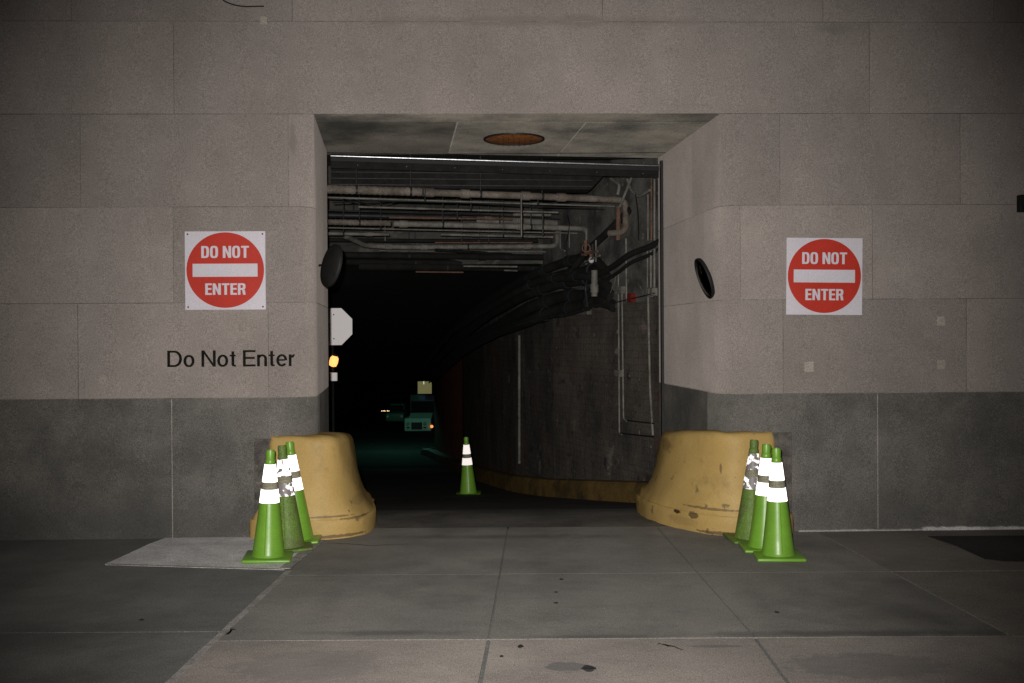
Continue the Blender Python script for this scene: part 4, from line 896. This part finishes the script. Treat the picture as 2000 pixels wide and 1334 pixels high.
# ------------------------------------------------------------------ truck far down the ramp
YT = 66.0; k_ = YT / F
tc_ = at_y(817, 842, YT); zg = gz(YT)
root = empty('delivery_truck', (tc_.x, YT, zg)); tag(root, 'pale green-lit delivery truck facing us at the far end of the tunnel', 'truck')
def X(px): return (px - 817) * k_
def ZZ(py): return at_y(817, py, YT).z - zg
b = MB(); b.box(X(790), 0, ZZ(842), X(842), 1.4, ZZ(817), .05); b.build('front_body', teal, root, 40)
b = MB(); b.add([(X(798), .05, ZZ(817.2)), (X(843), .05, ZZ(817.2)), (X(843), 1.0, ZZ(809)), (X(799), 1.0, ZZ(809)), (X(798), 1.2, ZZ(817)), (X(843), 1.2, ZZ(817))], [(0, 1, 2, 3), (3, 2, 5, 4), (0, 3, 4), (1, 5, 2)]); b.build('hood', teal, root)
b = MB(); b.box(X(797), 1.2, ZZ(842), X(847), 6.0, ZZ(772), .06); b.build('cab', dark_cab, root, 40)
b = MB(); b.box(X(800), 1.17, ZZ(808), X(845), 1.21, ZZ(786), .01); b.build('windshield', glass_d, root)
b = MB(); b.box(X(803.5), -.02, ZZ(839), X(824.5), .02, ZZ(825), .01); gl_ = b.build('grille', rubber, root)
b = MB()
for i in range(4): b.box(X(805), -.035, ZZ(837.5 - i * 3.4), X(823), -.02, ZZ(836.5 - i * 3.4))
b.build('bars', dark_steel, gl_)
for px in (797, 830):
    b = MB(); b.lathe([(.09, 0), (.10, .015), (.07, .03), (.01, .04)], 20, Matrix.Translation((X(px), -.005, ZZ(828))) @ Matrix.Rotation(R(90), 4, 'X')); hl_ = b.build('headlight', rubber, root, 50)
    b = MB(); b.lathe([(.05, 0), (.035, .02), (.005, .026)], 16, Matrix.Translation((X(px), -.04, ZZ(828))) @ Matrix.Rotation(R(90), 4, 'X')); b.build('lens', white_m, hl_, 50)
for px in (797, 830):
    b = MB(); b.box(X(px - 3), -.02, ZZ(836.5), X(px + 3), .0, ZZ(833.5), .004); b.build('signal_lamp', rubber, root)
b = MB(); b.lathe([(.085, -.05), (.1, 0), (.06, .05), (.01, .07)], 16, Matrix.Translation((X(843.5), -.05, ZZ(833))) @ Matrix.Rotation(R(90), 4, 'X')); b.build('marker_lamp', emit('orange_glow', (1.0, .30, .08), 1.4), root, 50)
b = MB(); b.box(X(791), -.12, ZZ(846), X(842), -.0, ZZ(842.3), .02); b.build('bumper', dark_steel, root)
for px in (796, 838):
    b = MB(); b.lathe([(.25, -.12), (.33, -.1), (.33, .1), (.25, .12)], 24, Matrix.Translation((X(px), .9, .33)) @ Matrix.Rotation(R(90), 4, 'Y')); b.build('wheel', rubber, root, 40)
b = MB(); b.box(X(816), 1.12, ZZ(783), X(846), 1.19, ZZ(776), .01); b.build('header_board', mat('dull_blue', (.10, .14, .30), (.08, .11, .24), .6, 5, .05, 30), root)
emit_board = mat('glowing_board', (.30, .22, .12), (.2, .15, .08), .6, 1.5, .05, 30); emit_board.node_tree.nodes['Principled BSDF'].inputs['Emission Color'].default_value = (1, .78, .34, 1); emit_board.node_tree.nodes['Principled BSDF'].inputs['Emission Strength'].default_value = .11  # weak yellow glow added to the board's colour
a = at_y(816, 769, 64.0); c = at_y(843, 743, 64.0)
root = empty('wall_panel', (a.x, 64, a.z)); tag(root, 'small pale yellow-green panel hanging above the distant truck', 'panel')
b = MB(); b.box(0, 0, 0, c.x - a.x, .04, c.z - a.z, .008); b.build('board', emit_board, root)
b = MB(); b.box((c.x - a.x) * .4, -.03, (c.z - a.z) * .72, (c.x - a.x) * .47, -.0, (c.z - a.z) * .98, .005); b.build('tube_lamp', emit('panel_tube', (.8, 1, .7), .5), root)
b = MB()
for s_ in (.15, .85): b.box((c.x - a.x) * s_ - .01, .01, c.z - a.z - .01, (c.x - a.x) * s_ + .01, .03, .6 - a.z)
b.build('hanger', dark_steel, root)
# second vehicle, faint
vt = at_y(773, 830, 70.0)
root = empty('parked_car', (vt.x, 70, gz(70))); tag(root, 'faint dark green vehicle left of the distant truck', 'car')
zc0 = vt.z - gz(70)
b = MB(); b.box(-.75, 0, .3, .6, 4.2, .95, .15); b.box(-.62, 1.1, .94, .5, 3.4, 1.5, .18); b.build('body', mat('dark_green_paint', (.07, .16, .12), (.06, .14, .1), .5, 4, .05, 30), root, 40)
b = MB(); b.box(-.55, .98, 1.0, .42, 1.12, 1.4, .02); b.build('windscreen', glass_d, root)
for x in (-.58, .42):
    b = MB(); b.lathe([(.24, -.1), (.3, -.08), (.3, .08), (.24, .1)], 20, Matrix.Translation((x, .8, .3)) @ Matrix.Rotation(R(90), 4, 'Y')); b.build('wheel', rubber, root, 40)
    b = MB(); b.lathe([(.08, 0), (.05, .03), (.01, .035)], 14, Matrix.Translation((x, -.0, .68)) @ Matrix.Rotation(R(90), 4, 'X')); b.build('headlight', white_m, root, 40)
# string of small lit lamps at the far end
glow = emit('warm_glow', (1.0, .72, .36), 2.2)
root = empty('lamp_row', tuple(at_y(756, 805, 84.0))); tag(root, 'row of tiny warm lights glowing at the far end of the tunnel', 'lamp row')
b = MB(); b.box(-.5, .03, -.04, .5, .1, .16, .01); b.build('rail', dark_steel, root)
for i, (x, z) in enumerate(((-.44, .08), (-.33, .02), (-.26, .1), (-.15, .06), (-.05, .02), (.04, .09), (.1, -.03), (.16, .07), (.25, .04), (.33, .1), (.4, .05))):
    b = MB(); b.lathe([(.045, -.03), (.055, 0), (.03, .04), (.005, .05)], 10, Matrix.Translation((x, 0, z)) @ Matrix.Rotation(R(90), 4, 'X')); b.build('lamp', glow, root, 50)
# fluorescent fixture behind the far beam: the green light down there
root = empty('fluorescent_fixture', (-6.6, 56.0, -.36)); tag(root, 'greenish fluorescent ceiling fixture in the far hall in front of the truck', 'ceiling light')
b = MB(); b.box(-.7, -.1, .12, .7, .1, .2, .02); b.build('housing', dark_steel, root)
b = MB(); b.tube([(-.62, 0, .06), (.62, 0, .06)], .02, 10); b.build('tube', emit('green_tube', (.45, 1.0, .72), 6), root, 50)
la_ = bpy.data.lights.new('fluorescent_light', 'POINT'); la_.energy = 300; la_.color = (.28, 1.0, .70); la_.shadow_soft_size = .1
lo = bpy.data.objects.new('fluorescent_light', la_); COL.objects.link(lo); lo.location = (-6.6, 56.0, -.42)
